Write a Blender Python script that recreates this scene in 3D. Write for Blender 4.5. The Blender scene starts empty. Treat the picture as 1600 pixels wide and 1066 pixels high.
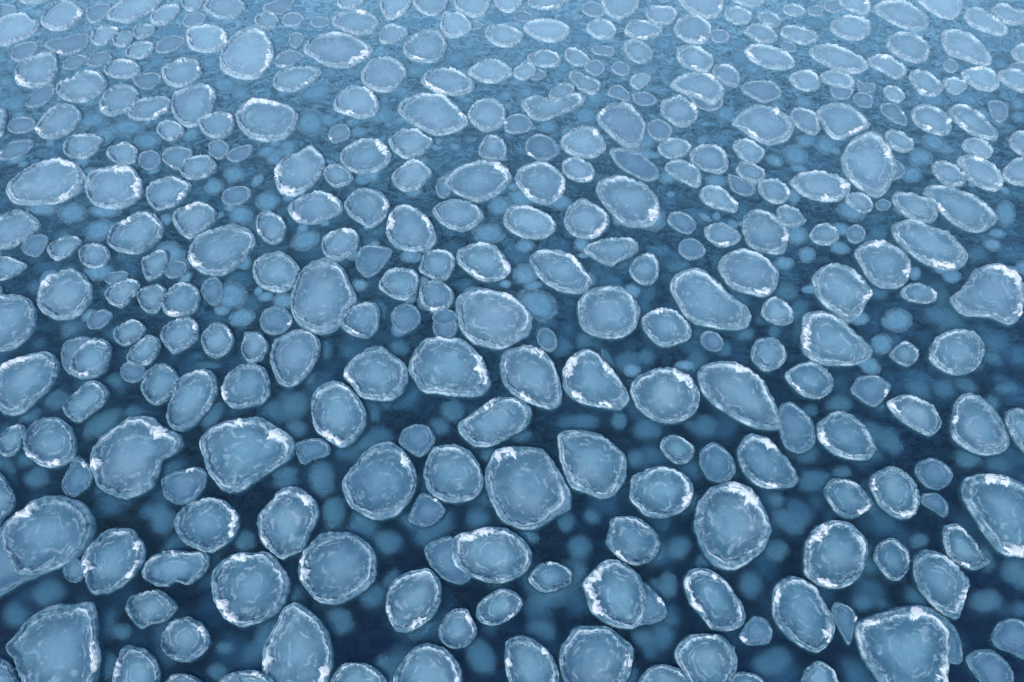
import bpy, math, random
import numpy as np
from mathutils import Vector

sc = bpy.context.scene
COL = sc.collection

# ------------------------------------------------------------------ camera, sky, sun, exposure
cam_d = bpy.data.cameras.new('camera')
cam = bpy.data.objects.new('camera', cam_d)
COL.objects.link(cam)
cam_d.sensor_width = 36.0
cam_d.lens = 36.0 * 950 / 1600
cam_d.clip_start = 0.05
cam_d.clip_end = 2000
cam.location = (0, 0, 7)
cam.rotation_euler = (math.radians(30), 0, 0)
sc.camera = cam

SUN_EL = math.radians(52)
SUN_AZ = math.radians(215)          # compass bearing of the sun, clockwise from +Y
w = bpy.data.worlds.new('World'); sc.world = w; w.use_nodes = True
wn = w.node_tree.nodes; wl = w.node_tree.links
bg = wn['Background']
sky = wn.new('ShaderNodeTexSky'); sky.sky_type = 'NISHITA'
sky.sun_disc = False; sky.sun_elevation = SUN_EL; sky.sun_rotation = SUN_AZ
sky.air_density = 1.0; sky.dust_density = 0.4; sky.ozone_density = 0.3
wl.new(sky.outputs[0], bg.inputs['Color'])
bg.inputs['Strength'].default_value = 0.11

sun_d = bpy.data.lights.new('sun', 'SUN'); sun = bpy.data.objects.new('sun', sun_d)
COL.objects.link(sun)
sun_d.energy = 1.0; sun_d.angle = math.radians(16); sun_d.color = (0.98, 1.0, 0.94)
sdir = Vector((math.sin(SUN_AZ) * math.cos(SUN_EL), math.cos(SUN_AZ) * math.cos(SUN_EL), math.sin(SUN_EL)))
sun.rotation_euler = sdir.to_track_quat('Z', 'Y').to_euler()
sun.location = (0, 0, 30)

sc.view_settings.view_transform = 'Standard'; sc.view_settings.look = 'None'
sc.view_settings.gamma = 1.0; sc.view_settings.use_curve_mapping = False
sc.view_settings.exposure = 0.80
sc.render.engine = 'CYCLES'
cy = sc.cycles
cy.use_denoising = True
cy.max_bounces = 12; cy.transparent_max_bounces = 12; cy.transmission_bounces = 8; cy.diffuse_bounces = 3; cy.glossy_bounces = 3
cy.caustics_refractive = True; cy.caustics_reflective = False
cy.sample_clamp_indirect = 4.0

# ------------------------------------------------------------------ node helpers
def new_mat(name):
    m = bpy.data.materials.new(name); m.use_nodes = True
    m.node_tree.nodes.clear()
    return m, NT(m.node_tree)

class NT:
    def __init__(s, nt): s.t = nt
    def n(s, typ, **kw):
        nd = s.t.nodes.new(typ)
        ins = kw.pop('ins', {})
        for k, v in kw.items(): setattr(nd, k, v)
        for k, v in ins.items(): s.put(nd.inputs[k], v)
        return nd
    def put(s, sock, v):
        if isinstance(v, bpy.types.NodeSocket): s.t.links.new(v, sock)
        elif isinstance(v, bpy.types.Node): s.t.links.new(v.outputs[0], sock)
        else: sock.default_value = v
    def math(s, op, a, b=0.0, c=0.0, clamp=False):
        nd = s.n('ShaderNodeMath', operation=op, use_clamp=clamp)
        s.put(nd.inputs[0], a); s.put(nd.inputs[1], b)
        if len(nd.inputs) > 2: s.put(nd.inputs[2], c)
        return nd.outputs[0]
    def mixc(s, f, a, b):
        nd = s.n('ShaderNodeMix', data_type='RGBA')
        s.put(nd.inputs[0], f); s.put(nd.inputs[6], a); s.put(nd.inputs[7], b)
        return nd.outputs[2]
    def ramp(s, v, lo, hi, a=0.0, b=1.0, smooth=True):
        nd = s.n('ShaderNodeMapRange', interpolation_type='SMOOTHSTEP' if smooth else 'LINEAR')
        s.put(nd.inputs[0], v); nd.inputs[1].default_value = lo; nd.inputs[2].default_value = hi
        nd.inputs[3].default_value = a; nd.inputs[4].default_value = b
        return nd.outputs[0]
    def attr(s, name): return s.n('ShaderNodeAttribute', attribute_name=name).outputs['Fac']
    def noise(s, vec, scale, detail=4, rough=0.55, dist=0.0, typ='FBM', w=None, lac=2.0):
        nd = s.n('ShaderNodeTexNoise', noise_dimensions='4D' if w is not None else '3D')
        nd.noise_type = typ
        s.put(nd.inputs['Vector'], vec)
        nd.inputs['Scale'].default_value = scale; nd.inputs['Detail'].default_value = detail
        nd.inputs['Roughness'].default_value = rough; nd.inputs['Distortion'].default_value = dist
        nd.inputs['Lacunarity'].default_value = lac
        if w is not None: s.put(nd.inputs['W'], w)
        return nd.outputs[0]
    def scaled(s, vec, sx, sy, sz, rot=0.0):
        nd = s.n('ShaderNodeMapping'); s.put(nd.inputs[0], vec)
        nd.inputs['Scale'].default_value = (sx, sy, sz); nd.inputs['Rotation'].default_value = (0, 0, rot)
        return nd.outputs[0]
    def bump(s, h, strength, dist):
        return s.n('ShaderNodeBump', ins={'Height': h, 'Strength': strength, 'Distance': dist}).outputs[0]
    def out(s, sh): s.n('ShaderNodeOutputMaterial', ins={'Surface': sh})

PAN_DARK = (0.028, 0.115, 0.178, 1)
PAN_MID = (0.104, 0.250, 0.330, 1)
PAN_MILK = (0.215, 0.410, 0.495, 1)
RIM_GREY = (0.09, 0.215, 0.28, 1)
FROST = (0.70, 0.85, 0.91, 1)
SNOW = (0.97, 0.98, 0.96, 1)

def ice_pan_material():
    m, g = new_mat('wet_pan_ice')
    co = g.n('ShaderNodeTexCoord').outputs['Object']
    rnd = g.n('ShaderNodeObjectInfo').outputs['Random']
    wv = g.math('MULTIPLY', rnd, 37.0)
    r = g.attr('radial')
    big = g.noise(co, 4.5, 3, 0.5, 0.4, w=wv)
    fine = g.noise(co, 38, 5, 0.65, 0.6, w=wv)
    milk = g.ramp(g.math('ADD', g.math('ADD', g.math('MULTIPLY', big, 0.6), g.math('MULTIPLY', g.math('SUBTRACT', fine, 0.5), 0.22)), g.math('MULTIPLY', r, -0.38)), -0.04, 0.36)
    milk = g.math('ADD', milk, g.math('MULTIPLY', g.math('SUBTRACT', g.math('FRACT', g.math('MULTIPLY', rnd, 91.7)), 0.5), 0.5), clamp=True)
    col = g.mixc(milk, PAN_MID, PAN_MILK)
    grey = g.math('MULTIPLY', g.math('FRACT', g.math('MULTIPLY', rnd, 17.3)), g.ramp(g.noise(co, 3.2, 3, 0.6, 0.6, w=g.math('ADD', wv, 21.0)), 0.40, 0.62))
    col = g.mixc(g.math('MULTIPLY', grey, 0.6), col, (0.32, 0.44, 0.51, 1))
    # darker, clearer ice in a belt inside the rim, milkier towards the middle
    belt = g.math('MULTIPLY', g.ramp(r, 0.30, 0.88), g.ramp(big, 0.74, 0.40))
    col = g.mixc(g.math('MULTIPLY', belt, 0.85), col, PAN_DARK)
    col = g.mixc(g.math('MULTIPLY', g.attr('painted_sheen'), g.math('MULTIPLY_ADD', fine, 1.0, 0.12)), col, (0.48, 0.72, 0.83, 1))  # far pans whitened in their colour, imitating reflected sky
    # growth lines: thin wandering frosty contours
    warp = g.noise(co, 3.8, 4, 0.5, 0.5, w=g.math('ADD', wv, 4.0))
    rw = g.math('ADD', r, g.math('MULTIPLY', g.math('SUBTRACT', warp, 0.5), 1.15))
    fac = None
    for k, (lvl, wd, st) in enumerate(((0.64, 0.10, 0.50), (0.40, 0.08, 0.40), (0.80, 0.05, 0.6))):
        d = g.math('ABSOLUTE', g.math('SUBTRACT', rw, lvl))
        ln = g.ramp(d, wd, 0.0)
        gate = g.ramp(g.noise(co, 7, 2, 0.5, 0, w=g.math('ADD', wv, 11.0 + 5 * k)), 0.50, 0.62)
        v = g.math('MULTIPLY', g.math('MULTIPLY', ln, gate), st)
        fac = v if fac is None else g.math('MAXIMUM', fac, v)
    fac = g.math('MULTIPLY', fac, g.ramp(g.noise(co, 60, 4, 0.7, 0.6, w=wv), 0.34, 0.64, 0.45, 1.0))
    sp = g.noise(co, 170, 3, 0.7, 0, w=wv)
    # frost creeping in from the rim
    edge = g.ramp(g.math('ADD', r, g.math('MULTIPLY', g.math('SUBTRACT', fine, 0.5), 0.65)), 0.86, 1.12)
    wisp = g.math('MULTIPLY', g.ramp(g.noise(co, 11, 6, 0.7, 1.2, w=g.math('ADD', wv, 2.0)), 0.50, 0.78), 0.26)
    f2 = g.math('MAXIMUM', g.math('MAXIMUM', fac, edge), wisp)
    f2 = g.math('ADD', f2, g.math('MULTIPLY', g.ramp(sp, 0.50, 0.80), g.math('MULTIPLY_ADD', r, 0.30, 0.12)), clamp=True)
    col = g.mixc(f2, col, FROST)
    col = g.mixc(g.math('MULTIPLY', g.attr('soaked'), 0.5), col, (0.05, 0.15, 0.24, 1))
    h = g.math('ADD', g.math('MULTIPLY', fine, 0.4), fac)
    bs = g.n('ShaderNodeBsdfPrincipled', ins={'Base Color': col, 'Roughness': 0.38, 'IOR': 1.33,
             'Coat Weight': 0.8, 'Coat Roughness': 0.3, 'Normal': g.bump(h, 0.5, 0.006)})
    g.out(bs.outputs[0])
    return m

def rim_material():
    m, g = new_mat('lacy_rim_ice')
    co = g.n('ShaderNodeTexCoord').outputs['Object']
    wv = g.math('MULTIPLY', g.n('ShaderNodeObjectInfo').outputs['Random'], 53.0)
    fr = g.attr('frost'); u = g.attr('across')
    lace = g.noise(co, 42, 6, 0.72, 1.4, w=wv)
    grain = g.noise(co, 150, 3, 0.6, 0.3, w=wv)
    patch = g.noise(co, 13, 3, 0.55, 0.5, w=g.math('ADD', wv, 7.0))
    v = g.math('ADD', fr, g.math('MULTIPLY', g.math('SUBTRACT', lace, 0.5), 3.0))
    v = g.math('ADD', v, g.math('MULTIPLY', g.math('SUBTRACT', grain, 0.5), 1.6))
    v = g.math('ADD', v, g.math('MULTIPLY', g.math('SUBTRACT', patch, 0.5), 1.0))
    f = g.ramp(v, 0.30, 1.15)
    base = g.mixc(g.ramp(patch, 0.35, 0.65), RIM_GREY, (0.23, 0.38, 0.47, 1))
    under = g.mixc(g.ramp(u, 1.0, 1.35), base, (0.11, 0.25, 0.34, 1))
    col = g.mixc(f, under, FROST)
    col = g.mixc(g.ramp(v, 0.90, 1.5), col, SNOW)
    col = g.mixc(g.math('MULTIPLY', g.attr('soaked'), 0.4), col, (0.06, 0.18, 0.27, 1))
    col = g.mixc(g.math('MULTIPLY', g.attr('painted_sheen'), g.ramp(g.math('ADD', lace, g.math('MULTIPLY', g.math('SUBTRACT', grain, 0.5), 0.5)), 0.30, 0.72)), col, (0.74, 0.89, 0.95, 1))  # the same painted sky brightening on far rims
    h = g.math('ADD', lace, g.math('MULTIPLY', grain, 0.35))
    bs = g.n('ShaderNodeBsdfPrincipled', ins={'Base Color': col, 'Roughness': 0.5, 'IOR': 1.31,
             'Normal': g.bump(h, 0.8, 0.012)})
    g.out(bs.outputs[0])
    return m

def snow_material():
    m, g = new_mat('crusted_snow')
    co = g.n('ShaderNodeTexCoord').outputs['Object']
    wv = g.math('MULTIPLY', g.n('ShaderNodeObjectInfo').outputs['Random'], 29.0)
    a = g.noise(co, 60, 5, 0.7, 0.8, w=wv); b = g.noise(co, 190, 2, 0.6, 0, w=wv)
    t = g.attr('thick')
    v = g.math('ADD', g.math('ADD', t, g.math('MULTIPLY', g.math('SUBTRACT', a, 0.5), 1.6)), g.math('MULTIPLY', g.math('SUBTRACT', b, 0.5), 0.7))
    col = g.mixc(g.ramp(v, -0.1, 0.45), (0.58, 0.76, 0.82, 1), SNOW)
    bs = g.n('ShaderNodeBsdfPrincipled', ins={'Base Color': col, 'Roughness': 0.65,
             'Normal': g.bump(g.math('ADD', a, g.math('MULTIPLY', b, 0.4)), 0.8, 0.012)})
    g.out(bs.outputs[0])
    return m

def sunken_material(name, dull, pale):
    m, g = new_mat(name)
    co = g.n('ShaderNodeTexCoord').outputs['Object']
    wv = g.math('MULTIPLY', g.n('ShaderNodeObjectInfo').outputs['Random'], 41.0)
    a = g.noise(co, 9, 5, 0.65, 1.0, w=wv)
    r = g.attr('radial')
    b = g.noise(co, 45, 5, 0.7, 1.2, w=wv)
    rimline = g.ramp(g.math('ABSOLUTE', g.math('SUBTRACT', r, 0.80)), 0.15, 0.0)
    v = g.math('ADD', g.math('MULTIPLY', rimline, 0.30), g.math('ADD', g.math('MULTIPLY', a, 0.8), g.math('MULTIPLY', g.math('SUBTRACT', b, 0.5), 1.1)))
    col = g.mixc(g.ramp(v, 0.25, 1.0), dull, pale)
    bs = g.n('ShaderNodeBsdfDiffuse', ins={'Color': col})
    # the slush thins out and frays towards its edge
    e = g.math('ADD', r, g.math('ADD', g.math('MULTIPLY', g.math('SUBTRACT', a, 0.5), 0.9), g.math('MULTIPLY', g.math('SUBTRACT', b, 0.5), 0.5)))
    mx = g.n('ShaderNodeMixShader', ins={0: g.ramp(e, 0.98, 0.42, 0.0, 0.95), 1: g.n('ShaderNodeBsdfTransparent').outputs[0], 2: bs.outputs[0]})
    g.out(mx.outputs[0])
    return m

def water_material():
    m, g = new_mat('rippled_sea_water')
    co = g.n('ShaderNodeTexCoord').outputs['Object']
    low = g.n('ShaderNodeTexNoise'); low.inputs['Scale'].default_value = 0.55; low.inputs['Detail'].default_value = 2
    g.put(low.inputs['Vector'], co)
    off = g.n('ShaderNodeVectorMath', operation='SCALE', ins={0: low.outputs['Color'], 'Scale': 0.6})
    cw = g.n('ShaderNodeVectorMath', operation='ADD', ins={0: co, 1: off.outputs[0]}).outputs[0]
    s1 = g.noise(g.scaled(cw, 9, 22, 1, math.radians(28)), 4.6, 4, 0.66, 0.3)
    s2 = g.noise(g.scaled(cw, 9, 22, 1, math.radians(-26)), 4.3, 4, 0.66, 0.3)
    s3 = g.noise(g.scaled(cw, 3, 7, 1, math.radians(10)), 1.0, 4, 0.6, 0.6)
    rip = g.math('ADD', g.math('MULTIPLY', g.math('ADD', s1, s2), 0.5), g.math('MULTIPLY', s3, 0.35))
    nrm = g.bump(rip, 0.9, 0.035)
    glass = g.n('ShaderNodeBsdfGlass', distribution='GGX', ins={'Roughness': 0.50, 'IOR': 1.333, 'Color': (0.74, 0.955, 1, 1), 'Normal': nrm})
    # frazil: fine ice crystals combed into streaks and clouds; thickened and paled far off as painted sky reflection
    y = g.n('ShaderNodeSeparateXYZ', ins={0: co}).outputs[1]
    slush_sheen = g.math('POWER', g.ramp(y, 0.3, 11.5, 0.0, 1.0, smooth=False), 1.75)
    cloud = g.ramp(g.noise(g.scaled(cw, 1, 1.5, 1), 6.0, 5, 0.65, 0.8), 0.36, 0.70)
    streak = g.ramp(g.math('MAXIMUM', s1, s2), 0.44, 0.74)
    spec = g.ramp(g.noise(g.scaled(cw, 1, 1.6, 1), 75, 2, 0.5, 0), 0.58, 0.80)
    amt = g.math('MULTIPLY_ADD', slush_sheen, 1.20, 0.13)
    f = g.math('MULTIPLY', amt, g.math('MULTIPLY_ADD', streak, 1.3, g.math('MULTIPLY_ADD', cloud, 0.6, g.math('MULTIPLY_ADD', spec, 0.7, 0.0))), clamp=True)
    slush = g.n('ShaderNodeBsdfDiffuse', ins={'Color': g.mixc(slush_sheen, (0.07, 0.27, 0.42, 1), (0.34, 0.62, 0.77, 1)), 'Normal': nrm})  # slush colour lifted with distance, standing in for sky reflection
    mx = g.n('ShaderNodeMixShader', ins={0: f, 1: glass.outputs[0], 2: slush.outputs[0]})
    o = g.n('ShaderNodeOutputMaterial', ins={'Surface': mx.outputs[0]})
    ab = g.n('ShaderNodeVolumeAbsorption', ins={'Color': (0.10, 0.49, 0.82, 1), 'Density': 2.1})
    g.put(o.inputs['Volume'], ab.outputs[0])
    return m

def deep_material():
    m, g = new_mat('deep_navy_water')
    co = g.n('ShaderNodeTexCoord').outputs['Object']
    a = g.noise(co, 1.4, 4, 0.6, 0.5)
    col = g.mixc(a, (0.01, 0.20, 0.34, 1), (0.02, 0.34, 0.52, 1))
    g.out(g.n('ShaderNodeBsdfDiffuse', ins={'Color': col}).outputs[0])
    return m

M = dict(pan=ice_pan_material(), rim=rim_material(), snow=snow_material(), sunken=sunken_material('sunken_slush_ice', (0.34, 0.52, 0.64, 1), (0.97, 0.98, 0.98, 1)),
         low=sunken_material('low_lying_slush_ice', (0.13, 0.30, 0.41, 1), (0.46, 0.68, 0.78, 1)),
         water=water_material(), deep=deep_material())

# ------------------------------------------------------------------ mesh helpers
def link_mesh(name, verts, faces, mat, parent=None, attrs=None, loc=None):
    me = bpy.data.meshes.new(name)
    nv = len(verts); nf = len(faces)
    faces = np.asarray(faces, dtype=np.int32)
    me.vertices.add(nv); me.vertices.foreach_set('co', np.asarray(verts, dtype=np.float32).ravel())
    k = faces.shape[1]
    me.loops.add(nf * k); me.loops.foreach_set('vertex_index', faces.ravel())
    me.polygons.add(nf); me.polygons.foreach_set('loop_start', np.arange(0, nf * k, k, dtype=np.int32))
    me.update(calc_edges=True)
    me.polygons.foreach_set('use_smooth', np.ones(nf, dtype=bool))
    for an, av in (attrs or {}).items():
        a = me.attributes.new(an, 'FLOAT', 'POINT'); a.data.foreach_set('value', np.asarray(av, dtype=np.float32))
    me.materials.append(mat)
    o = bpy.data.objects.new(name, me); COL.objects.link(o)
    if parent is not None: o.parent = parent
    if loc is not None: o.location = loc
    return o

def ring_grid(rings, closed_centre=False):
    """rings: list of (N,3) arrays -> verts, quad faces (normals up when rings run outwards)"""
    n = len(rings[0]); V = np.concatenate(rings, 0); F = []
    i = np.arange(n); j = (i + 1) % n
    for k in range(len(rings) - 1):
        a = k * n; b = (k + 1) * n
        F.append(np.stack([a + i, b + i, b + j, a + j], 1))
    return V, np.concatenate(F, 0)

def closed_curve(pts, n):
    """Catmull-Rom through the surveyed outline, as a polar radius table about its centroid"""
    P = np.array(pts, float); m = len(P); q = []
    for i in range(m):
        p0, p1, p2, p3 = P[i - 1], P[i], P[(i + 1) % m], P[(i + 2) % m]
        for t in np.linspace(0, 1, 14, endpoint=False):
            c = 0.5 * ((2 * p1) + (-p0 + p2) * t + (2 * p0 - 5 * p1 + 4 * p2 - p3) * t * t + (-p0 + 3 * p1 - 3 * p2 + p3) * t ** 3)
            q.append(c * 0.9 + (p1 + (p2 - p1) * t) * 0.1)
    q = np.array(q)
    x, y = q[:, 0], q[:, 1]; x2, y2 = np.roll(x, -1), np.roll(y, -1)
    cr = x * y2 - x2 * y; A = cr.sum() / 2
    cx = ((x + x2) * cr).sum() / (6 * A); cy_ = ((y + y2) * cr).sum() / (6 * A)
    ang = np.arctan2(y - cy_, x - cx); rad = np.hypot(x - cx, y - cy_)
    o = np.argsort(ang); ang = ang[o]; rad = rad[o]
    th = np.arange(n) * 2 * math.pi / n - math.pi
    R = np.interp(th, np.concatenate([ang - 2 * math.pi, ang, ang + 2 * math.pi]), np.concatenate([rad, rad, rad]))
    return (cx, cy_), th, R

def per_noise(rng, th, lo, hi, fall=1.0):
    v = np.zeros_like(th)
    for k in range(lo, hi + 1):
        v += rng.normal() * np.cos(k * th + rng.uniform(0, 6.283)) / (k ** fall)
    return v / (np.std(v) + 1e-9)

def clock_mask(th, arcs, soft=0.22):
    """arcs are clock hours as seen looking down with 12 away from the viewer"""
    hr = (3 - th * 6 / math.pi) % 12
    m = np.zeros_like(th)
    for a, b in arcs:
        a = a % 12
        ln = (b - a) % 12
        d = (hr - a) % 12
        inside = np.minimum(d, ln - d)
        inside = np.where(d <= ln, inside, -np.minimum(d - ln, 12 - d))
        m = np.maximum(m, np.clip(inside / soft * 0.5 + 0.5, 0, 1))
    return m

def floe_parts(rng, pts, arcs, awash):
    """the arrays for one floe: pan, rim and snow crusts, in coordinates about its centre"""
    c, th, R = closed_curve(pts, 16)
    Rm = R.mean()
    n = 160 if Rm > 0.24 else 120 if Rm > 0.15 else 88
    c, th, R = closed_curve(pts, n)
    R = R * (1 + 0.009 * per_noise(rng, th, 4, 11, 0.5) + 0.005 * per_noise(rng, th, 12, 34, 0.3))
    ct, st = np.cos(th), np.sin(th)
    sm = clock_mask(th, arcs, 0.9)
    wd = (0.165 + 0.042 * per_noise(rng, th, 1, 4, 0.6) + 0.018 * per_noise(rng, th, 5, 24, 0.4)) * (0.19 / max(0.13, Rm)) ** 0.15
    wd = np.clip(wd, 0.07, 0.32) + 0.08 * sm
    Ri = R * (1 - wd)
    hgt = (0.026 + 0.018 * min(Rm / 0.3, 1)) * (1 + 0.22 * per_noise(rng, th, 2, 7, 0.4) + 0.16 * per_noise(rng, th, 9, 30, 0.2))
    hgt = np.clip(hgt, 0.012, 0.07)
    tilt_a = rng.uniform(0, 6.28); tilt = rng.uniform(0, 0.012)
    base = 0.010 if not awash else 0.0015
    if awash: hgt *= 0.45
    def P(r, z): return np.stack([ct * r, st * r, z + np.zeros_like(r)], 1)
    # pan, a shallow dish
    rings = []; rad = []
    for k in range(14):
        t = 0.02 + 0.98 * k / 13
        z = base + 0.006 * t ** 3 + 0.0012 * per_noise(rng, th, 1, 5, 0.6) * t
        rings.append(P(Ri * 1.02 * t, z)); rad.append(np.full(n, t))
    pv, pf = ring_grid(rings)
    pv = np.concatenate([pv, [[0, 0, base]]]); ic = len(pv) - 1
    i = np.arange(n); j = (i + 1) % n
    pf = np.concatenate([pf, np.stack([np.full(n, ic), i, j, j], 1)])
    prad = np.concatenate(rad + [[0.0]])
    # rim: inner crest, saddle, outer lip, then the skirt below the waterline
    prof = [(0.0, -0.25), (0.06, 0.35), (0.14, 0.85), (0.24, 1.0), (0.36, 0.88), (0.50, 0.70), (0.64, 0.66), (0.78, 0.70), (0.90, 0.55), (1.0, 0.05)]
    frost = [0.5, 0.95, 1.05, 0.85, 0.5, 0.3, 0.25, 0.42, 0.8, 0.7]
    rings = []; A = []; B = []
    var = np.clip(0.72 + 0.45 * per_noise(rng, th, 1, 6, 0.4), 0, 1.2)
    var2 = np.clip(0.68 + 0.45 * per_noise(rng, th, 2, 9, 0.3), 0, 1.2)
    for (u, zz), f in zip(prof, frost):
        rr = Ri + (R - Ri) * u + (0.05 * per_noise(rng, th, 6, 30, 0.3) * (R - Ri) if 0 < u < 1 else 0)
        z = base + hgt * zz + (0.0022 * per_noise(rng, th, 12, 40, 0.1) if 0.1 < u < 0.95 else 0)
        rings.append(P(rr, z)); A.append(np.full(n, u))
        vv = var if u < 0.4 else var2
        B.append(f * vv + 0.5 * sm * (0.6 if u < 0.6 else 0.3) - (0.25 if awash else 0.0))
    for u, rr, z in ((1.2, 1.035, -0.018), (1.4, 1.06, -0.045), (1.6, 1.0, -0.085), (1.8, 0.6, -0.115)):
        rings.append(P(R * rr, np.full(n, z))); A.append(np.full(n, u)); B.append(np.full(n, -0.1))
    rv, rf = ring_grid(rings)
    rv = np.concatenate([rv, [[0, 0, -0.12]]]); ic = len(rv) - 1; b = (len(rings) - 1) * n
    rf = np.concatenate([rf, np.stack([b + i, np.full(n, ic), np.full(n, ic), b + j], 1)[:, [0, 1, 3, 3]]])
    ra = np.concatenate(A + [[1.8]]); rb = np.concatenate(B + [[-0.1]])
    # snow crusts
    snows = []
    for a, bb in arcs:
        ln = (bb - a) % 12
        th0 = (3 - a) * math.pi / 6; th1 = th0 - ln * math.pi / 6
        m = max(10, int(abs(th1 - th0) * Rm / 0.007)); m = min(m, 90)
        t = np.linspace(0, 1, m); tt = th0 + (th1 - th0) * t
        w2 = (tt + math.pi) % (2 * math.pi) - math.pi
        f = lambda T: np.interp(w2, np.concatenate([th - 2 * math.pi, th, th + 2 * math.pi]), np.concatenate([T, T, T]))
        r_o, r_i, hh = f(R), f(Ri), f(hgt)
        env = np.clip(np.sin(math.pi * np.clip(t, 0, 1)) * 2.2, 0, 1) ** 0.7
        s = t * abs(th1 - th0) * Rm * 40
        lump = 0.75 + 0.25 * np.sin(s * 0.7 + rng.uniform(0, 6)) + 0.2 * np.sin(s * 1.7 + rng.uniform(0, 6)) + 0.1 * np.sin(s * 3.3 + rng.uniform(0, 6))
        band = (r_o - r_i)
        mid = r_i + band * (0.36 + 0.12 * np.sin(s * 0.5 + rng.uniform(0, 6)))
        half = band * 0.70 * env * np.clip(lump, 0.3, 1.3) + 0.002
        K = 11; rows = []; th_at = []
        ph = rng.uniform(0, 6.283, 8)
        arc = (tt - tt[0]) * Rm
        for k in range(K):
            v = -1 + 2 * k / (K - 1)
            q = v * half
            n1 = np.sin(arc * 80 + q * 190 + ph[0]) + np.sin(arc * 120 - q * 230 + ph[1]) + 0.7 * np.sin(arc * 210 + q * 280 + ph[2]) + 0.7 * np.sin(arc * 50 - q * 360 + ph[3])
            rr = mid + q * (1 + 0.16 * np.sin(arc * 55 + ph[4] + (2.2 if v < 0 else 0)) + 0.07 * np.sin(arc * 150 + ph[5] + (2 if v < 0 else 0)))
            prof_z = (max(0, 1 - v * v)) ** 0.45
            z = base + hh * (0.85 - 0.5 * abs(v)) + prof_z * env * (0.011 + 0.0024 * n1)
            if k in (0, K - 1): z = np.full(m, base - 0.002)
            rr = np.minimum(rr, r_i + 0.93 * band)
            rows.append(np.stack([np.cos(tt) * rr, np.sin(tt) * rr, z], 1)); th_at.append(prof_z * env * (0.75 + 0.12 * n1))
        V = np.concatenate(rows); F = []
        q = np.arange(m - 1)
        for k in range(K - 1): F.append(np.stack([k * m + q, k * m + q + 1, (k + 1) * m + q + 1, (k + 1) * m + q], 1))
        snows.append((V, np.concatenate(F), np.concatenate(th_at)))
    return c, (pv, pf, prad), (rv, rf, ra, rb), snows

def painted_sheen_at(y):
    # ice colour painted paler with distance, in place of grazing sky reflection
    return min(0.9, max(0.0, (y - 1.8) * 0.09))

def ice_floe(idx, pts, arcs, awash, lift, label):
    rng = np.random.default_rng(1000 + idx)
    c, pan, rim, snows = floe_parts(rng, pts, arcs, awash)
    root = bpy.data.objects.new('ice_floe', None); COL.objects.link(root)
    root.empty_display_size = 0.1
    root.location = (c[0], c[1], 0.0006 * (idx % 7) + lift / 1000)
    root['label'] = label; root['category'] = 'ice floe'; root['group'] = 'pancake ice floes afloat at the surface'
    soak = 1.0 if awash else rng.uniform(0, 0.5)
    painted_sheen = painted_sheen_at(c[1]) * rng.uniform(0.75, 1.2)
    link_mesh('ice_pan', pan[0], pan[1], M['pan'], root, {'radial': pan[2], 'soaked': np.full(len(pan[2]), soak), 'painted_sheen': np.full(len(pan[2]), painted_sheen)})
    link_mesh('raised_rim', rim[0], rim[1], M['rim'], root, {'across': rim[2], 'frost': rim[3], 'soaked': np.full(len(rim[2]), soak), 'painted_sheen': np.full(len(rim[2]), painted_sheen)})
    for V, F, T in snows:
        link_mesh('snow_crust', V, F, M['snow'], root, {'thick': T})
    return root

def dome(rng, rx, ry, ang, depth, n=48, K=9, thick=0.07):
    th = np.arange(n) * 2 * math.pi / n
    R = 1 + 0.035 * per_noise(rng, th, 1, 4, 1.0) + 0.008 * per_noise(rng, th, 5, 12, 0.3)
    thick = 0.03 + 0.32 * min(rx, ry) if depth >= 0 else 0.0055 if depth < -0.002 else 0.0020
    rings = []; rad = []
    ca, sa = math.cos(ang), math.sin(ang)
    def ring(t, z):
        x = np.cos(th) * R * rx * t; y = np.sin(th) * R * ry * t
        return np.stack([x * ca - y * sa, x * sa + y * ca, np.zeros(n) + z], 1)
    for k in range(K):
        t = 0.04 + 0.96 * k / (K - 1)
        rings.append(ring(t, -depth - thick * 0.85 * t ** 2.6 + (0.014 if depth >= 0 else 0.0) * math.exp(-((t - 0.8) / 0.12) ** 2) - (thick * 0.6 if k == K - 1 else 0))); rad.append(np.full(n, t))
    rings.append(ring(0.8, -depth - thick * 1.7)); rad.append(np.ones(n))
    rings.append(ring(0.04, -depth - thick * 2.0)); rad.append(np.ones(n))
    V, F = ring_grid(rings)
    i = np.arange(n); j = (i + 1) % n
    V = np.concatenate([V, [[0, 0, -depth], [0, 0, -depth - thick * 2]]]); a = len(V) - 2; b = (len(rings) - 1) * n
    F = np.concatenate([F, np.stack([np.full(n, a), i, j, j], 1), np.stack([b + i, np.full(n, a + 1), b + j, b + j], 1)])
    return V, F, np.concatenate(rad + [[0.0], [1.0]])

def sunken_floe(idx, d, label):
    x, y, rx, ry, ang, depth = d
    V, F, r = dome(np.random.default_rng(5000 + idx), rx / 100 * 1.15, ry / 100 * 1.15, math.radians(ang), depth / 100)
    o = link_mesh('sunken_floe', V, F, M['low' if depth < 0 else 'sunken'], None, {'radial': r}, (x / 100, y / 100, 0))
    o['label'] = label; o['category'] = 'sunken floe'; o['group'] = 'hazy floes lying low in the water'

# ------------------------------------------------------------------ the sea
def sheet(name, z, half, mat, x0=0, y0=0):
    V = [(-half + x0, -half + y0, z), (half + x0, -half + y0, z), (half + x0, half + y0, z), (-half + x0, half + y0, z)]
    o = link_mesh(name, V, [(0, 1, 2, 3)], mat); o['kind'] = 'structure'
    return o
sheet('sea_water', 0.0, 600, M['water'])
sheet('deep_water', -0.95, 600, M['deep'])

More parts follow.
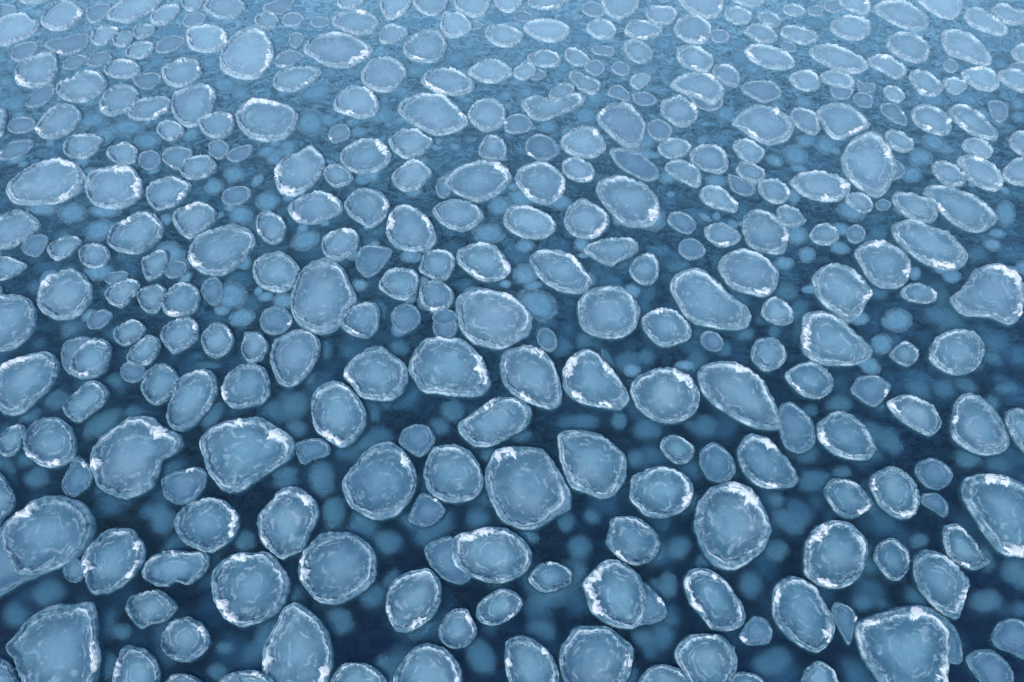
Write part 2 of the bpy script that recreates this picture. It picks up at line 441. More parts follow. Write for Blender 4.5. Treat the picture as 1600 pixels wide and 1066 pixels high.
# ------------------------------------------------------------------ survey data (centimetres on the water plane)
FLOES = [
('-944 162 -897 164 -875 142 -858 99 -841 58 -834 18 -840 -9 -900 -20 -958 -9 -987 24 -1010 55 -1040 81 -1026 111 -1004 142 -980 157', ((2.4, 4.0),), 0, 0, 'huge shell-backed floe, snow on its right rim, near the bottom edge, far left'),
('875 157 895 148 908 117 897 79 879 35 857 -7 805 -20 756 -7 730 35 716 76 715 108 724 126 761 139 805 151 841 157', ((3.6, 5.0), (12.6, 1.4), (10.0, 10.8)), 0, 12, 'triangular floe, snow almost all round, near the bottom edge, right'),
('-1072 391 -1036 393 -994 378 -964 356 -944 331 -939 306 -946 275 -968 248 -998 234 -1028 221 -1068 224 -1100 251 -1132 285 -1148 316 -1135 345 -1114 367 -1098 382', ((9.6, 10.8),), 0, 12, 'big snow-edged oval floe, snow on its upper left rim, at lower far left'),
('-53 477 -39 501 0 513 62 509 92 485 113 449 134 403 132 366 102 348 65 326 18 319 -18 334 -40 366 -60 415 -64 449', ((10.3, 11.5),), 0, 0, 'broad snow-footed floe, snow on its upper left rim, below the middle'),
('-963 571 -934 592 -890 588 -860 566 -811 545 -798 513 -812 492 -834 477 -832 445 -847 407 -886 388 -926 396 -967 418 -990 449 -1006 488 -1004 529 -988 550', ((12.7, 2.0), (8.0, 8.8)), 0, 0, 'beaked ragged floe, snow upper right and lower left, at lower left'),
('518 427 552 412 575 378 582 341 579 306 553 271 520 248 482 231 452 238 428 261 416 299 414 334 427 371 454 404 487 423', ((12.0, 2.0),), 0, 0, 'big upright disc, snow on its upper right rim, at lower right'),
('-749 550 -708 575 -652 588 -616 588 -579 562 -545 545 -523 513 -533 481 -566 457 -599 430 -638 403 -677 411 -711 445 -737 485 -755 525', ((1.6, 2.6), (11.0, 11.6)), 0, 0, 'heart-shaped floe, snow upper right and upper left, at lower left'),
('-565 268 -547 268 -520 254 -497 231 -483 211 -478 189 -485 163 -501 141 -522 129 -544 123 -563 118 -593 129 -617 147 -637 173 -649 201 -648 231 -632 254 -606 265', ((6.0, 8.4), (10.5, 11.6)), 0, 0, 'big snow-arced disc, snow lower left and upper left, at lower left'),
('-463 165 -437 154 -406 133 -383 108 -372 84 -365 58 -367 30 -377 7 -412 -9 -458 -4 -486 13 -505 41 -511 70 -504 99 -492 126 -484 154', ((3.6, 4.6), (8.0, 8.8)), 0, 0, 'lozenge-shaped floe, snow lower right and lower left, near the bottom edge, left'),
('-406 313 -373 311 -339 299 -312 278 -298 251 -298 214 -316 192 -341 173 -373 163 -408 166 -435 185 -456 208 -467 238 -462 265 -448 285 -430 306', ((8.0, 9.6),), 0, 0, 'double-rimmed disc, snow on its left rim, at lower left'),
('-375 465 -353 501 -321 521 -290 521 -257 501 -235 469 -225 438 -226 407 -239 377 -265 348 -305 341 -342 352 -374 373 -394 411 -391 441', ((1.0, 2.0),), 0, 0, 'tall egg-shaped floe, snow on its upper right rim, at lower left'),
('1073 438 1116 444 1157 442 1185 427 1203 400 1209 345 1186 292 1151 261 1118 258 1083 268 1066 289 1057 320 1047 360 1045 400 1057 427', ((11.4, 1.0), (5.6, 7.0)), 0, 0, 'huge slab-sided floe, snow top and bottom, at lower far right'),
('-233 812 -186 817 -135 812 -100 783 -74 749 -61 707 -56 675 -84 648 -132 648 -189 653 -231 666 -254 698 -268 726 -255 773', ((2.0, 4.0),), 0, 0, 'broad half-moon floe, snow on its right rim, at the middle'),
('494 731 534 745 583 740 620 717 643 684 657 635 663 592 660 562 620 558 576 571 534 600 495 635 481 671 478 703', ((12.0, 1.0),), 0, 0, 'long slanting floe, snow on its top rim, at central right'),
('134 117 167 120 200 117 229 99 249 73 239 35 217 7 174 -15 134 -4 106 18 97 50 102 79 116 99', ((2.6, 3.4), (6.0, 6.8)), 0, 0, 'large round floe, snow right and bottom, below the floe with a chip stuck on'),
('125 554 172 554 211 545 244 521 269 492 271 457 263 430 238 396 211 388 175 400 138 415 125 445 115 488 113 533', (), 0, 0, 'teardrop floe, below the middle'),
('-560 1072 -524 1078 -483 1049 -458 999 -428 939 -446 908 -458 866 -484 836 -522 831 -569 856 -597 892 -609 934 -607 999 -589 1049', (), 0, 12, 'onion-shaped floe, at central left'),
('-117 306 -82 316 -49 322 -17 320 16 302 37 278 43 251 29 228 1 211 -33 205 -72 211 -100 224 -125 244 -134 268 -131 295', ((9.6, 12.4),), 0, 12, 'oval riding over another floe, snow on its upper left rim, below the middle'),
('-153 935 -132 962 -97 973 -43 967 1 951 32 919 54 883 49 837 14 807 -32 783 -79 793 -118 817 -146 867', ((12.6, 1.4),), 0, 0, 'wide nested-ring floe, snow on its upper right rim, at the middle'),
('733 338 761 332 780 309 791 285 777 251 758 221 728 201 691 193 659 201 639 221 645 258 657 292 685 320 710 334', ((9.6, 12.0), (6.4, 7.6)), 0, 0, 'snow-ringed disc, snow upper left and lower left, at lower right'),
('604 218 630 211 653 192 666 160 676 135 668 105 648 81 623 72 596 81 571 102 553 126 553 160 563 189 581 208', ((9.6, 10.7), (4.0, 5.0)), 0, 0, 'floe with a square snow patch, snow upper left and lower right, bottom edge right'),
('211 251 246 244 272 224 283 198 286 166 276 135 254 117 221 117 192 129 166 151 158 185 156 205 175 228', ((7.0, 11.4),), 0, 12, 'floe with a chip stuck on, snow on its left rim, below the middle'),
('-522 413 -495 412 -466 393 -445 367 -442 338 -452 306 -461 278 -487 261 -507 254 -535 271 -561 295 -574 324 -576 349 -559 378 -542 404', ((12.6, 2.0), (7.0, 8.0)), 0, 0, 'medium upright oval floe, snow at two sides, above left of the double-rimmed disc'),
('1323 1044 1390 1064 1419 1044 1436 1010 1423 955 1400 913 1370 872 1340 861 1296 882 1237 887 1218 908 1214 945 1257 977 1294 1016', ((12.7, 2.5), (4.0, 5.3)), 0, 0, 'huge snow-cornered floe, snow upper right and lower right, at central far right'),
('488 1038 534 1044 570 1010 605 955 645 908 647 872 620 846 564 846 510 856 474 882 455 929 444 982 457 1016', (), 0, 0, 'big pear-shaped floe, at central right'),
('-893 320 -856 316 -827 292 -811 268 -812 241 -829 208 -857 187 -897 184 -919 208 -943 244 -941 271 -928 295 -913 313', ((3.0, 4.5), (7.8, 9.0), (1.6, 2.4)), 0, 0, 'medium up-sloping oval floe, snow almost all round, right of the big snow-edged oval floe'),
('330 707 382 726 427 721 460 698 474 653 459 609 428 583 387 575 348 583 316 613 303 644 306 680', ((12.6, 2.6),), 0, 0, 'thick-rimmed disc, snow on its upper right rim, at central right'),
('-25 768 0 783 42 793 76 783 100 754 116 717 126 662 120 626 92 613 56 622 8 648 -16 675 -29 717', ((6.0, 7.0), (12.0, 1.0)), 0, 0, 'fin-shaped floe, snow bottom and top, at the middle'),
('797 888 839 901 879 888 904 852 932 812 946 773 917 745 872 735 822 735 784 749 766 778 773 827', ((8.0, 10.5),), 0, 0, 'wavy-sided floe, snow on its left rim, at central right'),
('-1454 1487 -1412 1469 -1374 1448 -1336 1399 -1337 1345 -1367 1305 -1423 1286 -1482 1286 -1526 1299 -1560 1332 -1569 1365 -1553 1413 -1527 1448 -1494 1469', ((12.0, 1.5), (4.0, 4.6)), 0, 0, 'large streaky oval floe, snow upper right and lower right, at upper far left'),
('155 759 194 783 227 768 253 731 279 689 294 657 290 631 268 613 236 613 197 622 161 635 134 666 130 707 137 731', ((9.0, 11.0), (1.0, 2.4), (7.0, 8.0), (5.0, 5.8)), 0, 0, 'slanted snow-sided floe, snow almost all round, at the middle'),
('-205 473 -184 513 -146 517 -111 509 -83 477 -67 438 -70 411 -91 388 -128 377 -165 385 -192 403 -206 434', (), 0, 0, 'large round floe, right of the tall egg-shaped floe'),
('-1218 773 -1196 759 -1173 731 -1169 698 -1177 666 -1196 631 -1210 605 -1238 596 -1269 605 -1314 644 -1331 694 -1322 731 -1295 754 -1258 768', ((9.6, 11.5), (7.6, 8.6)), 0, 0, 'long snow-backed floe, snow upper left and lower left, at central far left'),
('-212 229 -184 234 -162 218 -154 201 -152 166 -164 141 -190 120 -216 109 -242 111 -258 135 -267 154 -266 179 -259 208 -239 221', ((4.6, 6.0), (7.6, 8.6)), 0, 0, 'hexagonal floe, snow lower right and lower left, below the middle'),
('-488 675 -450 689 -414 671 -381 635 -361 596 -361 566 -380 533 -409 513 -441 525 -477 554 -494 588 -503 626 -501 653', ((5.4, 7.0),), 0, 0, 'snow-footed round floe, snow on its bottom rim, at central left'),
('-701 389 -662 382 -632 360 -619 338 -619 306 -639 282 -667 268 -701 275 -739 295 -762 327 -764 349 -742 374', ((1.6, 4.0),), 0, 0, 'medium flat oval floe, snow at right rim, above left of the big snow-arced disc'),
('350 897 332 851 299 821 256 816 214 826 186 856 180 902 191 945 224 974 269 985 313 974 341 939', (), 0, 0, 'smooth big disc, at the middle'),
('1120 640 1153 653 1181 640 1198 613 1207 575 1207 537 1197 513 1168 496 1131 492 1098 505 1076 529 1073 554 1091 592', ((9.0, 10.0),), 0, 0, 'thick-skinned squarish floe, snow on its upper left rim, at central far right'),
('413 234 440 228 464 205 482 173 493 141 479 120 450 111 418 114 401 135 378 166 372 192 375 214 391 231', ((7.4, 10.6), (12.0, 12.6)), 0, 0, 'leaning bean-shaped floe, snow left and top, at lower right'),
('334 462 368 462 404 446 420 423 420 400 405 371 376 352 335 343 307 349 283 371 274 393 283 438 306 450', ((3.0, 4.4),), 0, 0, 'large flat oval floe, snow on its lower right rim, right of the teardrop floe'),
('-409 759 -379 783 -341 788 -314 768 -277 735 -266 703 -275 662 -297 640 -333 635 -378 644 -407 675 -431 703 -427 735', ((8.0, 9.2),), 0, 0, 'cloudy-centred disc, snow on its left rim, at central left'),
('1152 1595 1193 1606 1216 1580 1227 1513 1227 1462 1204 1406 1160 1345 1122 1319 1093 1338 1065 1379 1050 1434 1059 1484 1097 1550', ((1.4, 2.6),), 0, 0, 'kite-shaped huge floe, snow on its upper right rim, at upper right'),
('912 275 941 268 964 251 982 224 984 201 960 166 939 135 911 141 889 166 874 195 876 231 888 258', ((3.4, 5.0),), 0, 0, 'snow-tailed wedge floe, snow on its lower right rim, at lower far right'),
('372 102 399 105 431 102 454 81 459 52 447 24 421 2 388 -4 358 13 343 38 333 64 346 87', ((12.0, 1.0),), 0, 0, 'medium round floe, snow on its top rim, below the leaning bean-shaped floe'),
('-102 596 -71 622 -31 644 9 640 41 622 49 596 37 566 1 541 -45 517 -84 513 -111 529 -128 554 -129 575', ((10.5, 12.0),), 0, 0, 'large up-sloping oval floe, snow at upper left rim, below left of the fin-shaped floe'),
('-878 1191 -825 1210 -782 1191 -756 1155 -756 1113 -777 1061 -811 1030 -845 1021 -896 1041 -929 1078 -938 1131 -924 1167', ((7.0, 8.5),), 0, 0, 'snow-heeled tilted oval floe, snow on its lower left rim, at central left'),
('297 1399 348 1406 391 1386 428 1352 447 1305 448 1254 421 1210 381 1197 335 1210 300 1254 275 1299 263 1345 270 1379', ((3.6, 5.0),), 0, 0, 'big slanted disc, snow on its lower right rim, at upper right'),
('1149 1216 1199 1222 1245 1204 1287 1173 1307 1137 1315 1095 1290 1055 1253 1041 1206 1049 1170 1078 1144 1113 1129 1155 1129 1197', ((5.0, 6.6),), 0, 0, 'long tilted oval floe, snow on its bottom rim, at central right'),
('869 1038 916 1061 959 1049 986 1016 1003 966 980 934 950 892 908 866 881 892 855 929 844 972 849 1010', ((3.0, 4.0),), 0, 0, 'shoe-shaped floe, snow on its lower right rim, at central right'),
('561 533 586 545 623 533 646 496 663 469 671 438 659 418 616 411 572 418 551 445 541 473 543 501', ((12.0, 1.5), (5.5, 6.5)), 0, 0, 'medium down-sloping oval floe, snow at two sides, above right of the big upright disc'),
('-854 689 -831 712 -792 721 -764 707 -747 671 -750 631 -764 592 -792 562 -821 554 -851 579 -857 613 -856 653', (), 0, 0, 'leaning egg-shaped floe, at central left'),
('-1039 2127 -1006 2166 -954 2176 -913 2127 -879 2060 -865 1985 -878 1922 -904 1882 -960 1878 -1025 1913 -1055 1967 -1061 2041', ((3.0, 5.0),), 0, 0, 'big swirled disc, snow on its lower right rim, near the top edge, left'),
('-1288 1027 -1257 1044 -1215 1027 -1179 988 -1162 945 -1171 902 -1197 877 -1240 877 -1285 902 -1310 934 -1320 982 -1311 1016', ((9.5, 10.6),), 0, 0, 'stubby shield-shaped floe, snow on its upper left rim, at central far left'),
('-625 812 -583 840 -544 837 -514 812 -504 773 -517 726 -540 689 -569 671 -597 689 -621 726 -633 768', (), 0, 0, 'tapering floe, at central left'),
('627 1101 667 1116 706 1101 737 1072 756 1032 740 982 702 950 655 961 618 977 597 1010 590 1049 605 1084', ((4.8, 6.0),), 0, 0, 'ring-marked disc, snow on its lower right rim, at central right'),
('-931 1703 -915 1751 -881 1772 -822 1755 -758 1735 -722 1687 -722 1624 -745 1578 -795 1563 -856 1578 -903 1624 -928 1663', ((10.0, 1.0),), 0, 0, 'wide swirl-marked floe, snow on its top rim, at upper left'),
('-1174 575 -1132 590 -1093 571 -1063 541 -1047 496 -1054 473 -1084 461 -1125 469 -1166 496 -1183 529', ((4.5, 5.5), (6.6, 8.0)), 0, 0, 'medium round floe, snow at two sides, below right of the long snow-backed floe'),
('-10 93 20 101 53 90 79 67 95 35 89 7 57 -15 13 -9 -6 18 -13 47 -13 73', ((9.0, 9.8), (1.0, 2.0)), 0, 0, 'slanting oval floe, snow two sides, below left of the floe with a chip stuck on'),
('1301 1365 1345 1362 1388 1345 1428 1319 1452 1279 1458 1235 1432 1204 1379 1179 1341 1191 1314 1222 1291 1267 1270 1319 1281 1352', ((8.4, 9.4),), 0, 0, 'long wedge-shaped floe, snow on its left rim, at upper far right'),
('-172 87 -141 79 -118 61 -103 35 -105 7 -127 -15 -189 -20 -226 -4 -238 21 -233 41 -216 64 -197 81', ((3.0, 3.8),), 0, 0, 'medium round floe, snow on its right rim, below the hexagonal floe'),
('-363 1768 -321 1797 -271 1797 -220 1776 -178 1719 -149 1663 -153 1639 -200 1601 -252 1593 -319 1632 -372 1687 -389 1727', ((3.0, 3.7),), 0, 0, 'almond-shaped floe, snow on its right rim, above the middle'),
('767 583 804 605 838 596 862 571 875 533 873 501 848 481 809 481 772 496 751 521 745 545 752 571', ((8.0, 9.5),), 0, 0, 'plump slanted oval floe, snow on its left rim, at lower right'),
('-1272 1448 -1232 1452 -1189 1427 -1156 1379 -1144 1332 -1157 1292 -1198 1270 -1255 1279 -1293 1305 -1324 1352 -1334 1406 -1313 1434', ((11.3, 1.0), (2.0, 4.0)), 0, 0, 'snow-capped disc, snow top and right, at upper left'),
('252 345 284 345 311 324 327 302 325 271 306 251 274 241 246 248 226 265 211 289 220 320 226 341', ((6.6, 8.0),), 0, 0, 'small down-sloping oval floe, snow at lower left, above the floe with a chip stuck on'),
('-152 1455 -86 1477 -34 1462 -9 1427 -3 1386 -28 1345 -67 1312 -106 1299 -151 1319 -187 1345 -209 1379 -191 1420', ((1.0, 2.5),), 0, 0, 'tub-shaped floe, snow on its upper right rim, above the middle'),
('1030 1137 1081 1149 1115 1125 1137 1090 1137 1049 1114 1004 1073 977 1030 982 1004 1016 996 1066 994 1107', ((3.6, 4.6), (11.7, 12.7)), 0, 0, 'snow-crowned round floe, snow lower right and top, at central right'),
('1152 832 1194 842 1233 832 1246 798 1231 759 1195 721 1149 707 1115 717 1092 745 1099 778 1124 812', (), 0, 0, 'lone neat disc, at central far right'),
('-764 271 -736 271 -706 268 -675 268 -665 251 -668 228 -684 208 -699 201 -725 206 -740 198 -764 198 -792 211 -805 231 -798 254', ((11.0, 12.0),), 0, 0, 'small flat oval floe, snow on its top rim, left of the big snow-arced disc'),
('74 1107 126 1113 176 1090 210 1038 226 1004 215 972 187 961 138 966 90 999 59 1049 51 1084', ((12.5, 2.6),), 0, 0, 'slanted floe with snowy top, snow on its upper right rim, at the middle'),
('895 462 923 454 941 427 941 389 926 360 902 343 870 345 847 367 838 396 836 423 853 446', ((5.0, 6.5), (9.0, 10.2)), 0, 0, 'medium down-sloping oval floe, snow at two sides, below right of the plump slanted oval floe'),
('-326 1286 -291 1273 -259 1241 -232 1197 -222 1155 -241 1119 -277 1107 -320 1113 -355 1143 -374 1185 -370 1241 -354 1273', ((8.7, 10.5), (1.0, 3.0)), 0, 0, 'disc with twin snow clumps, snow upper left and upper right, above the middle'),
('-688 1513 -656 1542 -621 1513 -599 1477 -597 1427 -614 1379 -643 1338 -679 1322 -717 1338 -741 1386 -752 1441 -729 1484', ((5.8, 7.0), (7.6, 9.5)), 0, 0, 'snow-cheeked floe, snow bottom and left, at upper left'),
('-1198 299 -1135 320 -1063 275 -1028 221 -1051 208 -1075 192 -1089 182 -1116 166 -1155 192', ((6.0, 6.6),), 1, 0, 'medium round floe, dull and half awash, below left of the big snow-edged oval floe'),
('-766 2060 -739 2112 -677 2137 -610 2132 -558 2098 -518 2060 -512 2032 -532 1985 -574 1949 -613 1936 -673 1953 -720 1994 -754 2022', ((3.0, 5.0),), 0, 0, 'wide lens-shaped floe, snow on its lower right rim, near the top edge, left'),
('-1153 1235 -1113 1260 -1075 1247 -1038 1204 -1032 1167 -1048 1125 -1083 1101 -1131 1104 -1170 1125 -1189 1155 -1186 1204', ((10.0, 11.0),), 0, 0, 'large up-sloping oval floe, snow at upper left rim, below right of the snow-capped disc'),
('-708 731 -672 740 -635 721 -620 689 -613 653 -628 626 -658 618 -693 613 -722 635 -737 662 -730 703', ((7.5, 9.0),), 0, 0, 'medium round floe, snow on its lower left rim, right of the leaning egg-shaped floe'),
('-1452 946 -1399 956 -1361 951 -1328 935 -1301 903 -1283 852 -1290 817 -1308 788 -1338 778 -1376 788 -1434 862', (), 0, 0, 'broad edge disc, at central far left'),
('-683 137 -653 126 -632 108 -623 87 -635 67 -651 55 -677 54 -703 64 -722 84 -724 105 -714 126', ((1.5, 3.0),), 0, 0, 'small round floe, snow at upper right rim, below left of the big snow-arced disc'),
('756 1679 809 1727 861 1739 913 1703 940 1655 928 1601 893 1563 837 1548 791 1578 757 1624 740 1647', ((1.0, 1.7), (7.0, 8.0)), 0, 0, 'wide snow-flecked disc, snow upper right and lower left, at upper right'),
('61 1462 103 1469 137 1441 166 1393 164 1345 138 1305 103 1289 59 1305 25 1352 10 1399 25 1441', ((2.7, 4.6), (6.6, 8.0)), 0, 0, 'disc with two inner snow bars, snow lower right and lower left, above the middle'),
('712 1254 753 1267 788 1247 817 1204 819 1173 796 1113 775 1098 721 1107 693 1131 683 1179 696 1222', ((3.4, 4.4),), 0, 0, 'large down-sloping oval floe, snow at lower right rim, above right of the ring-marked disc'),
('306 1719 340 1743 385 1751 415 1727 441 1663 443 1609 419 1548 385 1530 356 1548 318 1601 290 1647 287 1687', ((10.0, 10.6),), 0, 0, 'tall rounded floe, snow on its upper left rim, above the middle'),
('-134 1125 -92 1140 -50 1125 -17 1084 -3 1044 -21 1016 -57 999 -98 1010 -136 1044 -160 1078 -157 1107', ((2.8, 4.0), (5.8, 7.6)), 0, 0, 'medium down-sloping oval floe, snow right and lower left, above the wide nested-ring floe'),
('-1151 1809 -1109 1844 -1070 1844 -1028 1809 -1019 1751 -1023 1679 -1051 1639 -1092 1632 -1129 1671 -1159 1719 -1172 1784', ((1.0, 1.7),), 0, 0, 'acorn-shaped floe, snow on its upper right rim, at upper left'),
('672 622 703 631 725 609 742 579 740 541 726 513 691 496 663 509 655 541 660 583', (), 1, 0, 'medium upright oval floe, dull and half awash, left of the plump slanted oval floe'),
('-716 1090 -677 1107 -636 1084 -607 1049 -607 999 -628 969 -668 966 -708 988 -735 1027 -739 1066', (), 0, 0, 'medium round floe, left of the onion-shaped floe'),
('-787 84 -755 76 -727 58 -711 35 -706 7 -723 -9 -759 -15 -793 2 -802 30 -804 55 -801 76', ((8.6, 10.0),), 0, 0, 'small round floe, snow on its left rim, right of the huge shell-backed floe'),
('367 893 404 909 447 903 469 873 481 837 469 812 437 798 398 790 371 812 353 847 352 873', ((10.6, 12.0),), 0, 0, 'medium down-sloping oval floe, snow at upper left rim, below left of the big pear-shaped floe'),
('-778 189 -754 189 -726 173 -711 157 -716 138 -733 126 -755 123 -773 115 -799 132 -815 151 -812 176', (), 0, 0, 'small flat oval floe, left of the big snow-arced disc'),
('-531 1541 -493 1571 -440 1571 -405 1533 -386 1497 -397 1461 -424 1426 -474 1419 -522 1433 -548 1475 -552 1504', ((12.5, 3.0),), 0, 0, 'snow-nosed floe, snow on its upper right rim, at upper left'),
('949 635 990 651 1023 640 1052 618 1056 583 1042 554 1018 541 991 554 966 575 946 600 941 622', ((9.0, 10.0),), 0, 0, 'small down-sloping oval floe, snow at upper left rim, left of the thick-skinned squarish floe'),
('181 1286 211 1309 250 1292 281 1260 293 1228 281 1191 250 1161 212 1155 175 1173 156 1216 165 1260', ((3.5, 6.0),), 0, 0, 'blunt arrow-shaped floe, snow on its lower right rim, above the middle'),
('915 1420 972 1427 1017 1406 1050 1379 1048 1345 1005 1305 950 1302 905 1319 879 1352 871 1386', ((5.7, 6.6), (2.8, 3.4)), 0, 0, 'lemon-shaped floe, snow bottom and right, at upper right'),
('755 434 788 431 810 415 825 389 827 371 799 352 767 341 744 352 732 374 724 400 737 423', ((3.6, 5.4),), 0, 0, 'small down-sloping oval floe, snow on its lower right rim, above the snow-ringed disc'),
('-19 1260 10 1286 59 1279 102 1247 132 1210 123 1179 94 1158 47 1155 9 1173 -24 1210', (), 0, 0, 'medium down-sloping oval floe, below the disc with two inner snow bars'),
('1046 1719 1097 1747 1154 1735 1181 1695 1194 1647 1182 1624 1125 1593 1077 1571 1046 1593 1035 1655 1029 1695', ((4.0, 6.0),), 0, 0, 'shield-shaped floe, snow on its lower right rim, at upper right'),
('-640 1325 -593 1338 -551 1325 -523 1299 -513 1260 -543 1235 -578 1216 -611 1210 -647 1222 -672 1254 -681 1279', ((1.0, 2.3), (7.0, 8.5)), 0, 0, 'medium flat oval floe, snow at two sides, below right of the snow-cheeked floe'),
('-800 450 -771 458 -738 462 -718 442 -718 412 -733 382 -764 374 -796 385 -815 412 -822 434', ((11.7, 12.7),), 1, 0, 'small up-sloping oval floe, dull and half awash, below right of the beaked ragged floe'),
('710 717 749 740 791 745 810 721 822 689 801 653 765 640 735 648 713 675 702 698', ((7.4, 8.6),), 0, 0, 'small down-sloping oval floe, snow at lower left rim, below left of the wavy-sided floe'),
('-171 295 -135 302 -127 271 -118 244 -89 218 -109 201 -145 211 -174 234 -189 258 -194 278', (), 1, 0, 'small down-sloping oval floe, half awash, left of the oval riding over another floe'),
('-485 1345 -446 1352 -404 1335 -376 1299 -376 1247 -396 1216 -423 1197 -464 1222 -497 1254 -512 1292', ((2.5, 3.6),), 0, 0, 'medium round floe, snow at right rim, above left of the disc with twin snow clumps'),
('980 327 1009 327 1025 302 1037 268 1042 244 1012 231 987 238 965 254 962 285 970 313', ((6.0, 7.0),), 0, 0, 'small down-sloping oval floe, snow at bottom rim, above right of the snow-tailed wedge floe'),
('-60 173 -33 189 -6 192 18 176 21 160 8 141 -26 123 -56 123 -73 135 -74 157', ((3.6, 4.6),), 0, 0, 'small up-sloping oval floe, snow at lower right rim, below the oval riding over another floe'),
('-508 1976 -470 1999 -422 1985 -390 1949 -374 1904 -387 1852 -417 1814 -461 1809 -509 1835 -536 1896 -527 1940', (), 0, 0, 'bright-rimmed round floe, at upper left'),
('-1120 807 -1088 812 -1060 793 -1049 759 -1049 721 -1071 700 -1106 696 -1133 712 -1143 740 -1140 778', ((5.5, 6.5),), 0, 12, 'small up-sloping oval floe, snow at bottom rim, below right of the stubby shield-shaped floe'),
('959 76 990 73 1008 52 1011 27 992 -4 958 -9 940 18 927 44 931 64', (), 1, 0, 'small down-sloping oval floe, dull and half awash, right of the triangular floe'),
('-125 151 -98 153 -81 130 -73 111 -83 90 -102 79 -125 79 -145 90 -153 108 -144 133', ((1.0, 2.4),), 0, 0, 'small round floe, snow on its upper right rim, below right of the hexagonal floe'),
('-1744 1999 -1718 2022 -1671 2022 -1635 1958 -1615 1904 -1630 1852 -1678 1831 -1728 1844 -1756 1878 -1775 1931 -1760 1967', ((6.0, 8.0),), 0, 0, 'second large up-sloping oval floe, snow at lower left rim, above the large streaky oval floe'),
('-214 1292 -165 1305 -121 1292 -91 1260 -85 1235 -108 1204 -146 1182 -189 1197 -225 1228 -241 1267', (), 0, 0, 'medium flat oval floe, below left of the tub-shaped floe'),
('-1554 1891 -1516 1913 -1470 1913 -1430 1869 -1418 1809 -1443 1768 -1487 1751 -1542 1768 -1586 1809 -1585 1852', (), 0, 0, 'large flat oval floe, above the large streaky oval floe'),
('-1098 662 -1079 689 -1049 684 -1018 653 -1024 622 -1047 596 -1067 575 -1101 592 -1119 618', (), 0, 0, 'small up-sloping oval floe, right of the long snow-backed floe'),
('-589 1809 -559 1835 -514 1831 -476 1793 -454 1743 -459 1695 -505 1671 -550 1687 -597 1711 -610 1743 -607 1776', ((1.5, 2.4), (6.0, 7.0)), 0, 0, 'large flat oval floe, snow at two sides, below left of the bright-rimmed round floe'),
('-940 717 -910 740 -877 726 -851 694 -853 671 -867 635 -892 622 -921 640 -943 671', (), 0, 0, 'small up-sloping oval floe, left of the leaning egg-shaped floe'),
('-1525 1247 -1492 1263 -1447 1247 -1406 1210 -1411 1179 -1434 1143 -1462 1119 -1504 1119 -1549 1149 -1564 1204', ((6.5, 7.5),), 0, 0, 'medium up-sloping oval floe, snow at lower left, below left of the large streaky oval floe'),
('-992 1279 -957 1296 -920 1286 -893 1254 -890 1222 -917 1179 -949 1155 -984 1179 -1015 1222 -1021 1260', ((10.5, 12.0),), 0, 0, 'medium up-sloping oval floe, snow at upper left, above left of the snow-heeled tilted oval floe'),
('1417 2320 1476 2352 1531 2347 1572 2299 1588 2237 1577 2186 1537 2157 1485 2166 1444 2206 1410 2258 1404 2299', (), 0, 0, 'ring-marked oval floe, near the top edge, right'),
('1618 2147 1657 2157 1710 2137 1730 2079 1742 2004 1724 1958 1688 1953 1636 1985 1591 2022 1597 2098', (), 0, 0, 'slanting lens-shaped floe, near the top edge, far right'),
('-369 2122 -330 2157 -282 2157 -249 2108 -240 2050 -259 1985 -305 1967 -364 1985 -397 2032 -395 2079', ((6.0, 7.0),), 0, 0, 'large flat oval floe, snow at bottom rim, above right of the bright-rimmed round floe'),
('-1570 1711 -1543 1739 -1497 1735 -1456 1695 -1447 1655 -1465 1601 -1508 1574 -1554 1586 -1580 1616 -1584 1663', ((7.0, 8.0),), 0, 0, 'large up-sloping oval floe, snow at lower left rim, above the large streaky oval floe'),
('44 1768 83 1784 138 1759 194 1776 223 1809 255 1784 247 1751 213 1719 162 1687 108 1663 70 1671 44 1711 33 1743', (), 0, 0, 'boat-shaped floe, above the middle'),
('845 299 863 289 877 265 862 231 834 208 813 218 799 241 798 261 815 285', (), 0, 0, 'small upright oval floe, right of the snow-ringed disc'),
('459 509 489 525 513 509 531 477 525 445 499 426 466 430 448 461 449 488', (), 1, 0, 'small down-sloping oval floe, dull and half awash, above the big upright disc'),
('-301 1913 -256 1931 -193 1922 -151 1887 -130 1835 -148 1801 -204 1789 -271 1809 -314 1852 -321 1869', ((6.0, 9.0),), 0, 0, 'large narrow flat floe, snow at lower left rim, above right of the almond-shaped floe'),
('-1111 1386 -1070 1403 -1032 1393 -997 1365 -1001 1332 -1015 1292 -1048 1273 -1081 1267 -1117 1305 -1131 1352', ((3.0, 4.5),), 0, 0, 'medium up-sloping oval floe, snow on its lower right rim, right of the snow-capped disc'),
('186 1601 235 1632 277 1624 300 1571 305 1533 279 1497 232 1486 186 1504 162 1541 163 1578', ((1.0, 2.0),), 0, 0, 'large flat oval floe, snow at upper right rim, below left of the tall rounded floe'),
('584 1878 633 1904 690 1904 718 1869 737 1818 725 1776 686 1743 642 1776 590 1801 558 1835 560 1852', ((1.0, 2.0), (6.0, 7.0)), 0, 12, 'floe on an ice shelf, snow upper right and bottom, at upper right'),
('1114 2060 1170 2069 1221 2041 1264 2004 1279 1958 1265 1927 1212 1904 1166 1922 1114 1967 1087 2022', (), 0, 0, 'long flat oval floe, near the top edge, right'),
('-442 909 -409 930 -373 924 -361 893 -360 847 -383 817 -417 822 -450 842 -462 867', ((6.0, 7.0),), 0, 0, 'medium up-sloping oval floe, snow on its bottom rim, below right of the onion-shaped floe'),
